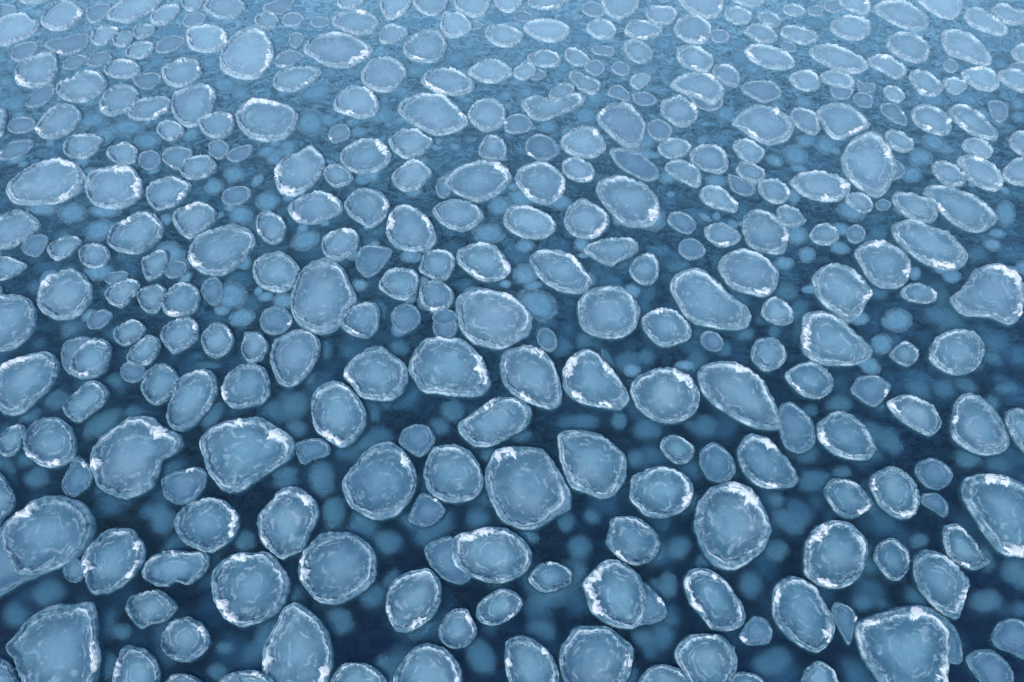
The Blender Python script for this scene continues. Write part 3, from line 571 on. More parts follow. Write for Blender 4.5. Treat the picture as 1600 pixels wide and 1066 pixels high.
('249 1143 311 1158 358 1149 369 1119 347 1090 308 1072 284 1055 249 1072 214 1101 215 1125', (), 0, 0, 'medium flat oval floe, below right of the blunt arrow-shaped floe'),
('1442 1491 1481 1498 1516 1469 1540 1427 1536 1379 1502 1345 1465 1352 1433 1386 1426 1434 1424 1469', ((4.6, 5.6), (12.0, 1.0)), 0, 0, 'medium down-sloping oval floe, snow at two sides, above right of the long wedge-shaped floe'),
('-945 988 -911 996 -879 977 -861 939 -864 902 -891 887 -935 887 -961 918 -960 961', ((5.5, 7.0),), 0, 0, 'medium round floe, snow at bottom rim, below left of the snow-heeled tilted oval floe'),
('81 248 112 241 132 224 128 205 103 192 69 185 45 198 36 214 53 238', ((11.6, 12.4),), 0, 0, 'small flat oval floe, snow at top, left of the floe with a chip stuck on'),
('-354 1038 -309 1046 -277 1038 -260 999 -270 955 -295 937 -327 945 -365 972 -372 993', (), 0, 0, 'medium flat oval floe, below the disc with twin snow clumps'),
('-935 842 -909 873 -877 883 -850 862 -836 827 -846 798 -884 768 -911 788 -936 817', ((1.0, 2.5),), 0, 0, 'medium up-sloping oval floe, snow on its upper right rim, above the leaning egg-shaped floe'),
('277 205 309 185 324 166 328 144 312 129 285 123 255 129', ((1.6, 3.0),), 1, 0, 'small upright oval floe, half awash, below right of the floe with a chip stuck on'),
('1034 133 1065 133 1092 117 1086 81 1053 58 1022 70 999 79 994 99 1013 120', (), 1, 0, 'small down-sloping oval floe, dull and half awash, below right of the snow-tailed wedge floe'),
('-1204 2183 -1138 2186 -1082 2157 -1057 2112 -1050 2069 -1088 2032 -1134 2027 -1181 2050 -1214 2108 -1221 2157', ((2.0, 4.0), (8.0, 9.0)), 0, 0, 'box-cornered floe, snow right and lower left, near the top edge, left'),
('1488 1719 1529 1743 1570 1719 1591 1663 1602 1609 1592 1571 1556 1571 1514 1601 1486 1655 1474 1695', ((7.6, 8.6),), 0, 0, 'medium down-sloping narrow floe, snow on its lower left rim, below the slanting lens-shaped floe'),
('317 1520 365 1535 414 1506 459 1448 464 1406 426 1386 379 1413 337 1455', (), 1, 0, 'medium down-sloping narrow floe, dull and half awash, above the big slanted disc'),
('-394 1586 -360 1616 -312 1616 -283 1586 -256 1563 -269 1533 -293 1497 -333 1482 -371 1504 -394 1533 -403 1563', (), 0, 0, 'medium flat oval floe, below left of the almond-shaped floe'),
('-125 1751 -87 1768 -48 1759 -23 1719 -25 1655 -57 1616 -94 1612 -132 1647 -150 1695', (), 0, 0, 'medium round floe, right of the almond-shaped floe'),
('-1876 2263 -1834 2227 -1795 2206 -1783 2166 -1803 2117 -1837 2084 -1870 2065 -1926 2098 -1968 2196 -1938 2242', (), 0, 0, 'large up-sloping oval floe, above the large streaky oval floe'),
('1392 2098 1434 2137 1488 2137 1529 2098 1536 2050 1502 1985 1456 1967 1412 1994 1386 2041', (), 0, 0, 'medium down-sloping oval floe, below the ring-marked oval floe'),
('-1760 2342 -1714 2336 -1658 2283 -1647 2252 -1660 2186 -1687 2161 -1736 2161 -1783 2191 -1801 2237 -1794 2299', ((2.0, 4.0),), 0, 0, 'medium up-sloping oval floe, snow on its right rim, left of the box-cornered floe'),
('-535 1179 -494 1191 -459 1179 -447 1143 -463 1101 -496 1072 -530 1084 -554 1119 -555 1155', ((12.0, 1.5),), 0, 0, 'medium up-sloping oval floe, snow on its upper right rim, above the onion-shaped floe'),
('-1407 1809 -1373 1844 -1326 1835 -1293 1801 -1286 1759 -1303 1711 -1345 1687 -1386 1699 -1410 1735 -1413 1776', ((7.0, 7.5),), 0, 0, 'medium up-sloping oval floe, snow on its lower left rim, left of the acorn-shaped floe'),
('647 807 670 817 699 812 718 783 716 754 688 726 653 717 636 735 625 764', (), 0, 0, 'small round floe, above right of the long slanting floe'),
('874 684 892 703 935 707 955 694 966 675 933 635 904 618 874 640 860 662', ((3.0, 4.4),), 1, 0, 'small flat oval floe, half awash, above right of the plump slanted oval floe'),
('1181 1332 1226 1335 1263 1312 1281 1279 1284 1247 1254 1216 1208 1222 1177 1260 1165 1299', (), 0, 0, 'medium down-sloping oval floe, above the long tilted oval floe'),
('-346 1455 -312 1477 -274 1455 -252 1420 -264 1386 -292 1352 -331 1342 -363 1365 -377 1413', (), 0, 0, 'small up-sloping oval floe, below right of the snow-nosed floe'),
('-1041 489 -1007 469 -986 446 -986 419 -1001 400 -1016 389 -1039 400 -1053 423 -1053 450', ((12.0, 12.8),), 1, 0, 'small up-sloping oval floe, half awash, above right of the big snow-edged oval floe'),
('-1231 1958 -1198 1985 -1139 1981 -1117 1940 -1102 1904 -1123 1852 -1168 1832 -1213 1852 -1242 1896 -1253 1931', ((11.0, 12.0), (2.0, 3.0)), 0, 0, 'medium flat oval floe, snow top and upper right, above the acorn-shaped floe'),
('-647 2268 -605 2278 -555 2273 -520 2237 -503 2196 -522 2147 -568 2127 -618 2147 -672 2186 -686 2217 -676 2252', ((11.7, 1.0),), 0, 0, 'medium flat oval floe, snow at top rim, above right of the wide lens-shaped floe'),
('-211 400 -184 393 -157 371 -153 356 -169 334 -194 324 -216 327 -235 341 -227 371', ((1.0, 1.6),), 1, 0, 'small round floe, dull and half awash, below right of the tall egg-shaped floe'),
('967 473 1002 485 1028 473 1041 445 1017 418 986 407 962 422 952 449', (), 1, 0, 'small down-sloping oval floe, dull and half awash, below left of the thick-skinned squarish floe'),
('-249 1101 -208 1113 -175 1101 -162 1066 -175 1021 -197 1002 -234 1016 -263 1038 -261 1072', (), 0, 0, 'small round floe, below right of the disc with twin snow clumps'),
('-442 1119 -420 1131 -392 1131 -348 1113 -358 1072 -381 1032 -411 1016 -441 1044 -451 1084', (), 1, 0, 'small round floe, half awash, below left of the disc with twin snow clumps'),
('518 1759 571 1784 606 1759 633 1719 619 1663 582 1632 546 1639 509 1687 506 1727', ((1.7, 3.0),), 0, 0, 'medium slanting oval floe, snow upper right, below left of the floe on an ice shelf'),
('-811 1922 -768 1940 -711 1940 -679 1918 -685 1887 -712 1844 -762 1809 -814 1818 -840 1852 -835 1896', ((4.0, 4.6),), 0, 0, 'medium narrow flat floe, snow at lower right rim, below left of the wide lens-shaped floe'),
('860 2050 888 2069 945 2060 996 2022 1023 1976 1006 1940 963 1927 908 1940 869 1976 849 2022', ((8.6, 10.0),), 0, 0, 'medium down-sloping narrow floe, snow on its left rim, above the wide snow-flecked disc'),
('1370 1727 1414 1743 1452 1711 1470 1655 1453 1609 1420 1589 1379 1609 1349 1647 1352 1695', ((6.7, 7.6), (3.0, 4.0)), 0, 0, 'medium down-sloping oval floe, snow at two sides, above right of the kite-shaped huge floe'),
('588 1526 638 1548 678 1533 691 1490 688 1447 663 1419 619 1426 582 1454 572 1490', ((2.0, 3.0),), 0, 0, 'medium down-sloping oval floe, snow at upper right rim, below left of the wide snow-flecked disc'),
('-825 832 -802 862 -771 857 -740 817 -740 783 -768 757 -795 764 -819 793', ((1.0, 2.6),), 0, 0, 'small round floe, snow on its upper right rim, above the leaning egg-shaped floe'),
('-266 558 -235 571 -207 566 -186 533 -199 505 -221 488 -253 505 -274 525', (), 1, 0, 'small round floe, dull and half awash, above right of the tall egg-shaped floe'),
('-237 999 -197 999 -168 972 -160 939 -178 908 -213 897 -241 918 -257 955 -255 988', ((5.6, 6.6),), 0, 0, 'small round floe, snow on its bottom rim, above left of the wide nested-ring floe'),
('637 2227 690 2252 737 2237 751 2176 742 2117 706 2079 653 2084 617 2127 612 2176', ((5.0, 6.0),), 0, 0, 'medium flat oval floe, snow at bottom rim, above the floe on an ice shelf'),
('-1542 2310 -1495 2418 -1418 2440 -1370 2385 -1374 2310 -1402 2258 -1454 2206 -1512 2217 -1549 2237 -1557 2278', (), 0, 0, 'large up-sloping narrow floe, above left of the box-cornered floe'),
('-338 50 -306 51 -275 41 -253 18 -266 -9 -316 -20 -355 -9 -363 21 -353 41', (), 0, 0, 'small flat oval floe, below right of the lozenge-shaped floe'),
('1235 2227 1292 2252 1343 2237 1361 2196 1347 2147 1311 2108 1261 2098 1215 2127 1201 2176', (), 0, 0, 'medium flat oval floe, above right of the long flat oval floe'),
('79 2217 129 2227 183 2206 218 2166 203 2117 154 2084 107 2098 60 2137 42 2176 55 2206', (), 0, 0, 'medium narrow flat floe, above the boat-shaped floe'),
('-1286 1759 -1241 1776 -1198 1780 -1170 1759 -1167 1711 -1199 1671 -1251 1663 -1288 1679 -1301 1703', ((3.0, 5.0),), 0, 0, 'medium up-sloping narrow floe, snow on its lower right rim, left of the acorn-shaped floe'),
('-1449 1586 -1393 1593 -1347 1582 -1338 1556 -1344 1511 -1375 1482 -1419 1490 -1448 1511 -1461 1548', (), 0, 0, 'medium up-sloping oval floe, above left of the snow-capped disc'),
('-125 1958 -85 1985 -45 1976 -10 1940 2 1904 -32 1869 -77 1852 -123 1874 -158 1913', (), 0, 0, 'medium flat oval floe, above left of the boat-shaped floe'),
('-762 1247 -730 1257 -692 1235 -671 1197 -676 1149 -701 1134 -734 1155 -761 1197', ((7.7, 8.4), (1.0, 1.6)), 0, 0, 'small round floe, snow at two sides, above right of the snow-heeled tilted oval floe'),
('619 2055 651 2069 690 2050 723 2004 727 1958 697 1913 658 1922 616 1949 599 1994 604 2032', ((6.0, 6.8),), 0, 0, 'medium down-sloping oval floe, snow at bottom rim, above the floe on an ice shelf'),
('-674 909 -641 919 -612 903 -593 873 -608 837 -641 827 -669 842 -684 873', ((3.0, 3.8),), 1, 0, 'small round floe, dull and half awash, above left of the tapering floe'),
('360 1084 390 1101 416 1084 420 1044 406 1004 377 988 348 1004 333 1038 345 1066', (), 0, 0, 'small round floe, above right of the smooth big disc'),
('902 139 925 117 927 87 918 55 897 50 882 64', (), 1, 0, 'tiny upright narrow floe, dull and half awash, right of the triangular floe'),
('512 139 537 130 542 105 528 87 488 84 471 99 489 123', ((7.8, 8.6),), 1, 0, 'tiny round floe, half awash, left of the floe with a square snow patch'),
('366 533 395 543 420 529 440 509 428 481 400 469 375 481 359 509', (), 0, 0, 'small down-sloping oval floe, below the thick-rimmed disc'),
('299 48 331 44 354 27 363 2 331 -20 268 -20 249 7 272 38', (), 0, 0, 'small flat oval floe, below left of the leaning bean-shaped floe'),
('-1034 1679 -995 1695 -950 1691 -929 1655 -926 1609 -956 1578 -1000 1586 -1036 1624 -1050 1655', ((1.0, 2.0),), 0, 16, 'medium flat oval floe, snow at upper right rim, below right of the acorn-shaped floe'),
('53 1578 90 1601 132 1578 151 1541 150 1504 103 1475 57 1497 42 1533', ((7.0, 8.0),), 1, 0, 'medium flat oval floe, half awash, above the disc with two inner snow bars'),
('-315 918 -286 929 -257 908 -246 877 -257 851 -286 831 -313 846 -329 877 -327 902', (), 1, 0, 'small round floe, dull and half awash, above right of the cloudy-centred disc'),
('-1187 802 -1151 822 -1114 812 -1119 778 -1136 745 -1135 707 -1164 731 -1183 768', (), 1, 0, 'small up-sloping oval floe, dull and half awash, below the stubby shield-shaped floe'),
('-1005 764 -987 802 -963 822 -933 807 -928 773 -939 740 -969 731 -997 740', (), 0, 12, 'small up-sloping oval floe, above left of the leaning egg-shaped floe'),
('691 166 716 157 727 138 713 111 695 84 685 105 676 135 677 154', ((2.4, 3.4),), 1, 0, 'tiny upright oval floe, half awash, right of the floe with a square snow patch'),
('-1691 2108 -1645 2127 -1596 2142 -1575 2117 -1567 2060 -1595 2022 -1644 2013 -1696 2041 -1730 2069 -1718 2098', ((6.0, 7.0),), 1, 0, 'medium narrow flat floe, dull and half awash, above left of the acorn-shaped floe'),
('1761 2289 1806 2294 1840 2237 1868 2186 1864 2147 1826 2127 1780 2147 1741 2186 1732 2237', (), 0, 0, 'medium down-sloping narrow floe, above right of the slanting lens-shaped floe'),
('696 929 727 950 753 929 768 897 757 866 724 856 700 866 680 892', (), 0, 0, 'small down-sloping oval floe, below right of the ring-marked disc'),
('-83 2186 -47 2196 2 2176 44 2127 32 2088 -10 2055 -57 2069 -94 2108 -100 2147', (), 0, 0, 'second medium flat oval floe, above left of the boat-shaped floe'),
('-522 521 -493 533 -462 533 -439 513 -440 492 -473 481 -494 469 -512 485', (), 1, 0, 'small up-sloping oval floe, dull and half awash, below left of the snow-footed round floe'),
('-1194 2363 -1158 2396 -1092 2385 -1048 2331 -1032 2299 -1053 2242 -1099 2227 -1148 2252 -1197 2299', (), 0, 0, 'medium flat oval floe, above right of the box-cornered floe'),
('598 1359 643 1359 671 1325 689 1286 674 1257 637 1267 596 1286 578 1325', ((3.0, 4.0),), 0, 0, 'small down-sloping oval floe, snow on its lower right rim, above the ring-marked disc'),
('809 1844 860 1869 920 1861 939 1818 926 1784 869 1751 826 1784 803 1809', (), 1, 0, 'medium flat oval floe, dull and half awash, above the wide snow-flecked disc'),
('-1111 988 -1081 1007 -1047 999 -1042 966 -1054 934 -1069 913 -1110 929 -1129 961', (), 0, 0, 'small up-sloping oval floe, right of the stubby shield-shaped floe'),
('1612 1922 1665 1940 1710 1922 1717 1869 1703 1835 1660 1809 1614 1835 1597 1896', ((11.5, 1.0),), 0, 0, 'medium down-sloping oval floe, snow at top rim, below right of the slanting lens-shaped floe'),
('-1045 1477 -1007 1491 -971 1491 -942 1455 -940 1427 -969 1399 -1012 1393 -1045 1420', (), 0, 12, 'medium flat oval floe, below the acorn-shaped floe'),
('657 2374 735 2429 816 2418 830 2352 811 2278 780 2237 731 2237 681 2278', ((3.6, 4.6),), 0, 0, 'large flat oval floe, snow at lower right rim, above the floe on an ice shelf'),
('502 1469 539 1477 576 1448 596 1413 590 1372 568 1359 532 1386 500 1413 484 1441', (), 0, 0, 'small down-sloping oval floe, above right of the big slanted disc'),
('-1024 982 -990 988 -963 972 -961 934 -968 897 -994 897 -1024 923 -1040 961', (), 0, 0, 'small round floe, below left of the snow-heeled tilted oval floe'),
('-263 2258 -208 2268 -170 2227 -150 2176 -172 2137 -213 2112 -250 2127 -271 2176 -268 2227', (), 0, 0, 'second medium flat oval floe, above right of the bright-rimmed round floe'),
('583 1204 623 1213 657 1191 674 1155 646 1131 607 1125 579 1149 569 1179', ((5.0, 7.0),), 0, 0, 'small down-sloping oval floe, snow on its bottom rim, above left of the ring-marked disc'),
('-1236 554 -1212 571 -1191 558 -1182 525 -1189 496 -1205 488 -1228 496 -1248 525', (), 0, 0, 'tiny up-sloping oval floe, below the long snow-backed floe'),
('1600 2363 1692 2429 1763 2396 1750 2310 1715 2247 1664 2227 1623 2268 1598 2320', (), 0, 0, 'medium flat oval floe, right of the ring-marked oval floe'),
('170 1477 206 1484 246 1462 263 1420 246 1386 211 1382 172 1406 158 1441', ((4.0, 5.5),), 0, 0, 'medium slanting oval floe, snow lower right, right of the disc with two inner snow bars'),
('-1245 1125 -1216 1137 -1184 1125 -1160 1095 -1163 1061 -1194 1046 -1227 1061 -1253 1095', (), 0, 0, 'small flat oval floe, above right of the stubby shield-shaped floe'),
('-685 832 -660 817 -642 793 -649 764 -674 740 -697 754 -713 788 -708 822', (), 0, 12, 'tiny round floe, left of the tapering floe'),
('-1058 852 -1030 873 -997 862 -982 842 -990 812 -1022 793 -1052 807 -1066 837', (), 0, 0, 'small up-sloping oval floe, below right of the stubby shield-shaped floe'),
('1412 1904 1452 1922 1489 1896 1505 1844 1498 1809 1461 1784 1420 1793 1406 1852', ((11.0, 12.0), (6.6, 7.5)), 0, 0, 'medium down-sloping oval floe, snow at two sides, below left of the slanting lens-shaped floe'),
('776 1386 813 1393 848 1372 861 1338 837 1299 801 1292 772 1319 764 1352', ((3.0, 4.0),), 0, 0, 'small down-sloping oval floe, snow on its lower right rim, left of the lemon-shaped floe'),
('600 44 625 55 648 41 654 18 639 -15 594 -20 573 2 587 30', (), 0, 0, 'small round floe, below the floe with a square snow patch'),
('-716 827 -710 837 -670 832 -650 793 -650 754 -677 745 -706 778', (), 1, 0, 'tiny upright oval floe, dull and half awash, left of the tapering floe'),
('1344 1462 1383 1469 1413 1441 1426 1393 1391 1365 1348 1372 1332 1413 1332 1441', (), 0, 0, 'small down-sloping oval floe, above left of the long wedge-shaped floe'),
('-1052 1090 -1017 1113 -993 1095 -987 1055 -995 1021 -1026 1004 -1050 1038 -1061 1072', (), 0, 0, 'small up-sloping oval floe, left of the snow-heeled tilted oval floe'),
('1231 605 1266 613 1291 596 1296 562 1274 521 1239 492 1222 517 1216 558 1220 588', (), 0, 0, 'small down-sloping oval floe, right of the thick-skinned squarish floe'),
('-88 1578 -62 1589 -35 1578 -17 1533 -24 1490 -60 1472 -96 1490 -108 1526', (), 0, 0, 'small round floe, above right of the tub-shaped floe'),
('1287 1985 1316 2004 1363 2004 1389 1976 1412 1940 1401 1904 1358 1878 1324 1913 1288 1949', ((11.0, 12.5),), 0, 0, 'small down-sloping narrow floe, snow at top rim, right of the long flat oval floe'),
('354 2374 423 2440 494 2385 493 2310 456 2258 410 2227 370 2258 355 2310', (), 0, 0, 'medium flat oval floe, above left of the floe on an ice shelf'),
('-1438 1972 -1402 1985 -1355 1967 -1327 1931 -1328 1896 -1368 1878 -1416 1887 -1453 1913 -1454 1949', ((12.0, 1.0),), 0, 0, 'small flat oval floe, snow on its top rim, above left of the acorn-shaped floe'),
('951 1711 991 1719 1023 1695 1028 1647 1018 1609 993 1593 961 1616 935 1663', (), 0, 0, 'small down-sloping oval floe, left of the shield-shaped floe'),
('-1326 1155 -1291 1164 -1263 1149 -1259 1125 -1276 1095 -1306 1075 -1334 1090 -1350 1119', (), 0, 0, 'small up-sloping oval floe, above the stubby shield-shaped floe'),
('-1126 1526 -1088 1541 -1042 1526 -1029 1497 -1040 1440 -1075 1440 -1123 1482', ((6.0, 6.5),), 1, 0, 'small flat oval floe, dull and half awash, below the acorn-shaped floe'),
('1108 988 1151 993 1170 972 1178 945 1155 929 1115 929 1085 945 1083 966', (), 0, 0, 'small flat oval floe, below right of the snow-crowned round floe'),
('-1293 1544 -1260 1556 -1221 1533 -1207 1504 -1206 1468 -1238 1454 -1281 1475 -1308 1504 -1310 1533', (), 0, 0, 'small flat oval floe, above the snow-capped disc'),
('451 2201 496 2222 536 2196 568 2161 546 2127 501 2103 454 2108 424 2147 430 2176', ((5.5, 7.0),), 0, 0, 'small flat oval floe, snow at bottom, above left of the floe on an ice shelf'),
('730 1563 768 1571 804 1541 815 1504 789 1468 762 1461 732 1490 719 1533', (), 0, 0, 'small down-sloping oval floe, below left of the wide snow-flecked disc'),
('487 1556 527 1578 567 1563 584 1533 558 1497 520 1482 485 1497 474 1533', (), 0, 0, 'small flat oval floe, below right of the tall rounded floe'),
('422 2088 459 2103 497 2069 515 2022 505 1985 462 1963 425 1994 410 2050', (), 0, 0, 'small down-sloping oval floe, above left of the floe on an ice shelf'),
('-1233 454 -1201 442 -1173 419 -1146 385 -1142 363 -1153 345 -1154 320 -1178 309 -1223 363', (), 0, 0, 'medium upright oval floe, above left of the big snow-edged oval floe'),
('-145 852 -154 824 -178 812 -202 824 -214 852 -206 881 -182 893 -157 881', (), 1, 0, 'small round floe, dull and half awash, above the broad half-moon floe'),
('-585 21 -559 35 -524 38 -490 30 -473 7 -505 -20 -554 -15 -586 2', ((12.5, 2.0),), 0, 16, 'small flat oval floe, snow at upper right rim, below left of the lozenge-shaped floe'),
('1004 783 1041 807 1064 788 1063 759 1029 731 1007 740 989 764', (), 0, 0, 'tiny round floe, left of the lone neat disc'),
('-226 2374 -157 2407 -86 2374 -91 2299 -115 2247 -164 2247 -209 2289 -223 2320', (), 0, 0, 'third medium flat oval floe, above right of the bright-rimmed round floe'),
('-580 1448 -545 1455 -516 1427 -497 1399 -508 1372 -546 1359 -574 1379 -596 1420', (), 0, 0, 'small flat oval floe, below left of the snow-nosed floe'),
('-864 1004 -835 1016 -810 988 -800 945 -816 918 -847 939 -869 972', (), 1, 0, 'small round floe, dull and half awash, below the snow-heeled tilted oval floe'),
('-520 2352 -475 2407 -397 2385 -392 2320 -412 2268 -457 2227 -490 2247', ((5.0, 5.7),), 0, 0, 'medium up-sloping oval floe, snow on its lower right rim, above the bright-rimmed round floe'),
('1569 1448 1619 1484 1666 1484 1665 1434 1623 1372 1572 1369 1546 1393 1548 1420', (), 0, 0, 'small flat oval floe, above right of the long wedge-shaped floe'),
('-1635 1563 -1575 1571 -1560 1533 -1577 1497 -1616 1479 -1648 1482 -1658 1519', ((8.0, 8.5),), 1, 0, 'small up-sloping narrow floe, half awash, above left of the large streaky oval floe'),
('996 1904 1040 1922 1079 1896 1085 1852 1060 1818 1014 1814 987 1844 981 1878', (), 0, 0, 'small flat oval floe, below left of the long flat oval floe'),
('521 2289 574 2310 628 2299 638 2258 610 2206 565 2191 526 2217 515 2258', (), 0, 0, 'small flat oval floe, above left of the floe on an ice shelf'),
('906 1204 941 1210 963 1185 958 1149 925 1131 889 1137 878 1167', (), 0, 0, 'small flat oval floe, below the lemon-shaped floe'),
('1022 2176 1066 2181 1114 2157 1141 2117 1127 2088 1087 2069 1034 2098 1007 2137', (), 0, 0, 'small down-sloping narrow floe, above left of the long flat oval floe'),
('479 1254 514 1260 544 1235 548 1197 521 1173 486 1191 466 1222', (), 1, 0, 'small down-sloping oval floe, dull and half awash, right of the big slanted disc'),
('1858 2299 1904 2320 1941 2289 1971 2258 1950 2206 1913 2191 1871 2206 1850 2247', (), 0, 0, 'small down-sloping narrow floe, above right of the slanting lens-shaped floe'),
('-1661 1818 -1630 1852 -1604 1844 -1588 1801 -1597 1751 -1631 1727 -1662 1735 -1673 1776', (), 1, 0, 'small up-sloping narrow floe, dull and half awash, above the large streaky oval floe'),
('962 400 988 400 1002 378 998 356 983 345 963 360 943 378 949 396', (), 1, 0, 'tiny down-sloping oval floe, dull and half awash, left of the huge slab-sided floe'),
('-1427 1161 -1394 1173 -1366 1161 -1359 1131 -1367 1090 -1401 1095 -1429 1119', (), 1, 0, 'small up-sloping oval floe, dull and half awash, above left of the stubby shield-shaped floe'),
('305 2212 349 2222 383 2196 395 2157 377 2117 328 2103 289 2142 282 2181', (), 0, 0, 'small flat oval floe, above right of the boat-shaped floe'),
('-25 1663 7 1695 45 1687 71 1647 60 1616 18 1601 -20 1609', ((9.0, 9.5),), 1, 0, 'small flat oval floe, dull and half awash, below left of the boat-shaped floe'),
('211 1913 234 1913 272 1878 310 1861 307 1818 278 1793 245 1809 214 1852 202 1887', (), 0, 0, 'small down-sloping narrow floe, above right of the boat-shaped floe'),
('-931 231 -931 212 -946 205 -966 212 -980 231 -980 250 -965 258 -945 250', (), 1, 0, 'tiny round floe, dull and half awash, below right of the big snow-edged oval floe'),
('-1482 1078 -1453 1087 -1405 1069 -1385 1055 -1401 1027 -1429 1007 -1462 1010', (), 0, 0, 'small up-sloping oval floe, above the broad edge disc'),
('731 1949 768 1958 797 1931 807 1878 785 1835 753 1844 721 1887 716 1922', (), 0, 0, 'small down-sloping oval floe, above right of the floe on an ice shelf'),
('-396 2374 -349 2418 -265 2407 -250 2352 -259 2289 -294 2252 -338 2263 -378 2310', (), 0, 0, 'medium flat oval floe, above right of the bright-rimmed round floe'),
('807 1273 847 1279 869 1247 876 1216 843 1197 806 1204 798 1235', (), 0, 16, 'small down-sloping oval floe, below left of the lemon-shaped floe'),
('-887 1352 -845 1365 -812 1352 -805 1319 -829 1292 -866 1286 -892 1312', (), 1, 0, 'small up-sloping oval floe, dull and half awash, above the snow-heeled tilted oval floe'),
('58 2004 106 2032 158 2022 180 1985 167 1949 126 1940 86 1949 58 1976', (), 0, 0, 'small narrow flat floe, above the boat-shaped floe'),
('499 1149 537 1155 564 1119 551 1090 512 1078 484 1107', (), 1, 0, 'small down-sloping oval floe, dull and half awash, above the big pear-shaped floe'),
('883 2166 919 2196 970 2176 989 2127 975 2088 931 2079 891 2117 873 2147', (), 0, 0, 'small down-sloping narrow floe, left of the long flat oval floe'),
('1479 1563 1516 1578 1550 1556 1556 1519 1526 1482 1491 1497 1465 1526', (), 0, 0, 'small down-sloping oval floe, above the long wedge-shaped floe'),
('1735 1913 1788 1931 1824 1896 1834 1852 1810 1809 1766 1809 1735 1844 1721 1878', (), 0, 0, 'small down-sloping narrow floe, below right of the slanting lens-shaped floe'),
('727 1462 761 1455 796 1427 788 1386 760 1372 724 1393 710 1427', (), 0, 16, 'small down-sloping oval floe, below the wide snow-flecked disc'),
('1231 1593 1259 1616 1295 1593 1309 1556 1299 1526 1263 1511 1231 1541', (), 0, 0, 'small down-sloping oval floe, above right of the kite-shaped huge floe'),
('456 1647 496 1671 530 1639 530 1601 505 1571 473 1571 451 1601', (), 1, 0, 'small flat oval floe, dull and half awash, right of the tall rounded floe'),
('-1348 2304 -1307 2315 -1282 2294 -1287 2242 -1311 2196 -1358 2193 -1384 2227 -1380 2268', (), 0, 0, 'small up-sloping narrow floe, above left of the box-cornered floe'),
('1098 1904 1143 1922 1188 1900 1206 1861 1185 1826 1143 1835 1099 1861', (), 0, 0, 'small down-sloping narrow floe, below the long flat oval floe'),
('-488 2166 -460 2191 -416 2176 -389 2147 -404 2108 -443 2079 -485 2084 -496 2127', (), 0, 0, 'small flat oval floe, above the bright-rimmed round floe'),
('-1176 1647 -1137 1659 -1097 1632 -1083 1601 -1107 1571 -1138 1571 -1176 1609', (), 0, 0, 'small flat oval floe, below left of the acorn-shaped floe'),
('-1568 2166 -1523 2176 -1485 2171 -1474 2137 -1488 2088 -1522 2066 -1559 2088 -1573 2127', ((1.0, 2.0),), 0, 0, 'second small up-sloping oval floe, snow on its upper right rim, left of the box-cornered floe'),
('-1013 726 -999 745 -953 731 -944 703 -967 684 -1000 698', (), 1, 0, 'tiny flat oval floe, dull and half awash, left of the leaning egg-shaped floe'),
('-1679 1671 -1646 1683 -1609 1671 -1589 1639 -1600 1609 -1640 1601 -1673 1616 -1686 1647', (), 1, 0, 'small flat oval floe, dull and half awash, above the large streaky oval floe'),
('1037 1332 1077 1332 1099 1305 1092 1267 1059 1254 1032 1279 1020 1305', (), 0, 0, 'tiny down-sloping oval floe, below the kite-shaped huge floe'),
('-546 847 -500 888 -464 909 -464 878 -481 847 -505 832', (), 1, 0, 'tiny up-sloping narrow floe, dull and half awash, below the onion-shaped floe'),
('558 788 538 776 515 782 501 803 505 827 525 840 549 833 562 811', (), 1, 0, 'tiny down-sloping oval floe, dull and half awash, below the big pear-shaped floe'),
('116 827 121 799 110 778 89 778 71 798 66 826 78 847 98 847', (), 1, 0, 'tiny down-sloping oval floe, dull and half awash, above right of the fin-shaped floe'),
('1261 1743 1307 1751 1324 1719 1330 1671 1315 1639 1282 1655 1257 1695', ((2.7, 3.5),), 1, 0, 'small down-sloping oval floe, dull and half awash, right of the shield-shaped floe'),
('832 2289 878 2304 921 2268 921 2237 896 2201 852 2196 821 2227 814 2258', (), 0, 0, 'small flat oval floe, above right of the floe on an ice shelf'),
('-1307 2098 -1267 2127 -1221 2112 -1212 2079 -1242 2036 -1285 2022 -1308 2041 -1316 2069', (), 1, 0, 'small up-sloping narrow floe, dull and half awash, left of the box-cornered floe'),
('-1823 2079 -1767 2088 -1744 2060 -1749 2013 -1781 1976 -1818 1994 -1835 2050', (), 1, 0, 'small up-sloping oval floe, dull and half awash, above the large streaky oval floe'),
('-1411 2050 -1384 2079 -1345 2088 -1319 2069 -1314 2022 -1345 1990 -1394 1999 -1413 2022', ((2.0, 3.0),), 0, 0, 'small up-sloping oval floe, snow on its upper right rim, left of the box-cornered floe'),
('-1339 1896 -1293 1913 -1251 1904 -1240 1869 -1256 1826 -1295 1826 -1334 1861', ((2.0, 2.5),), 1, 0, 'small flat oval floe, dull and half awash, above left of the acorn-shaped floe'),
('-1199 1511 -1167 1526 -1133 1497 -1122 1461 -1145 1433 -1179 1447 -1201 1482', (), 1, 0, 'small round floe, dull and half awash, above right of the snow-capped disc'),
('-1146 893 -1116 909 -1089 893 -1089 867 -1108 847 -1133 845 -1148 862', (), 1, 0, 'tiny up-sloping oval floe, dull and half awash, below right of the stubby shield-shaped floe'),
('682 1413 711 1406 731 1379 759 1365 747 1332 716 1325 681 1352', (), 1, 0, 'tiny down-sloping oval floe, dull and half awash, below the wide snow-flecked disc'),
('-847 2022 -810 2041 -771 2022 -756 2004 -775 1976 -803 1940 -845 1949 -858 1985', ((6.0, 6.6),), 1, 0, 'small up-sloping oval floe, dull and half awash, right of the big swirled disc'),
('-1616 2326 -1574 2331 -1561 2310 -1556 2258 -1573 2217 -1600 2206 -1629 2237 -1647 2289', (), 1, 0, 'small up-sloping oval floe, dull and half awash, left of the box-cornered floe'),
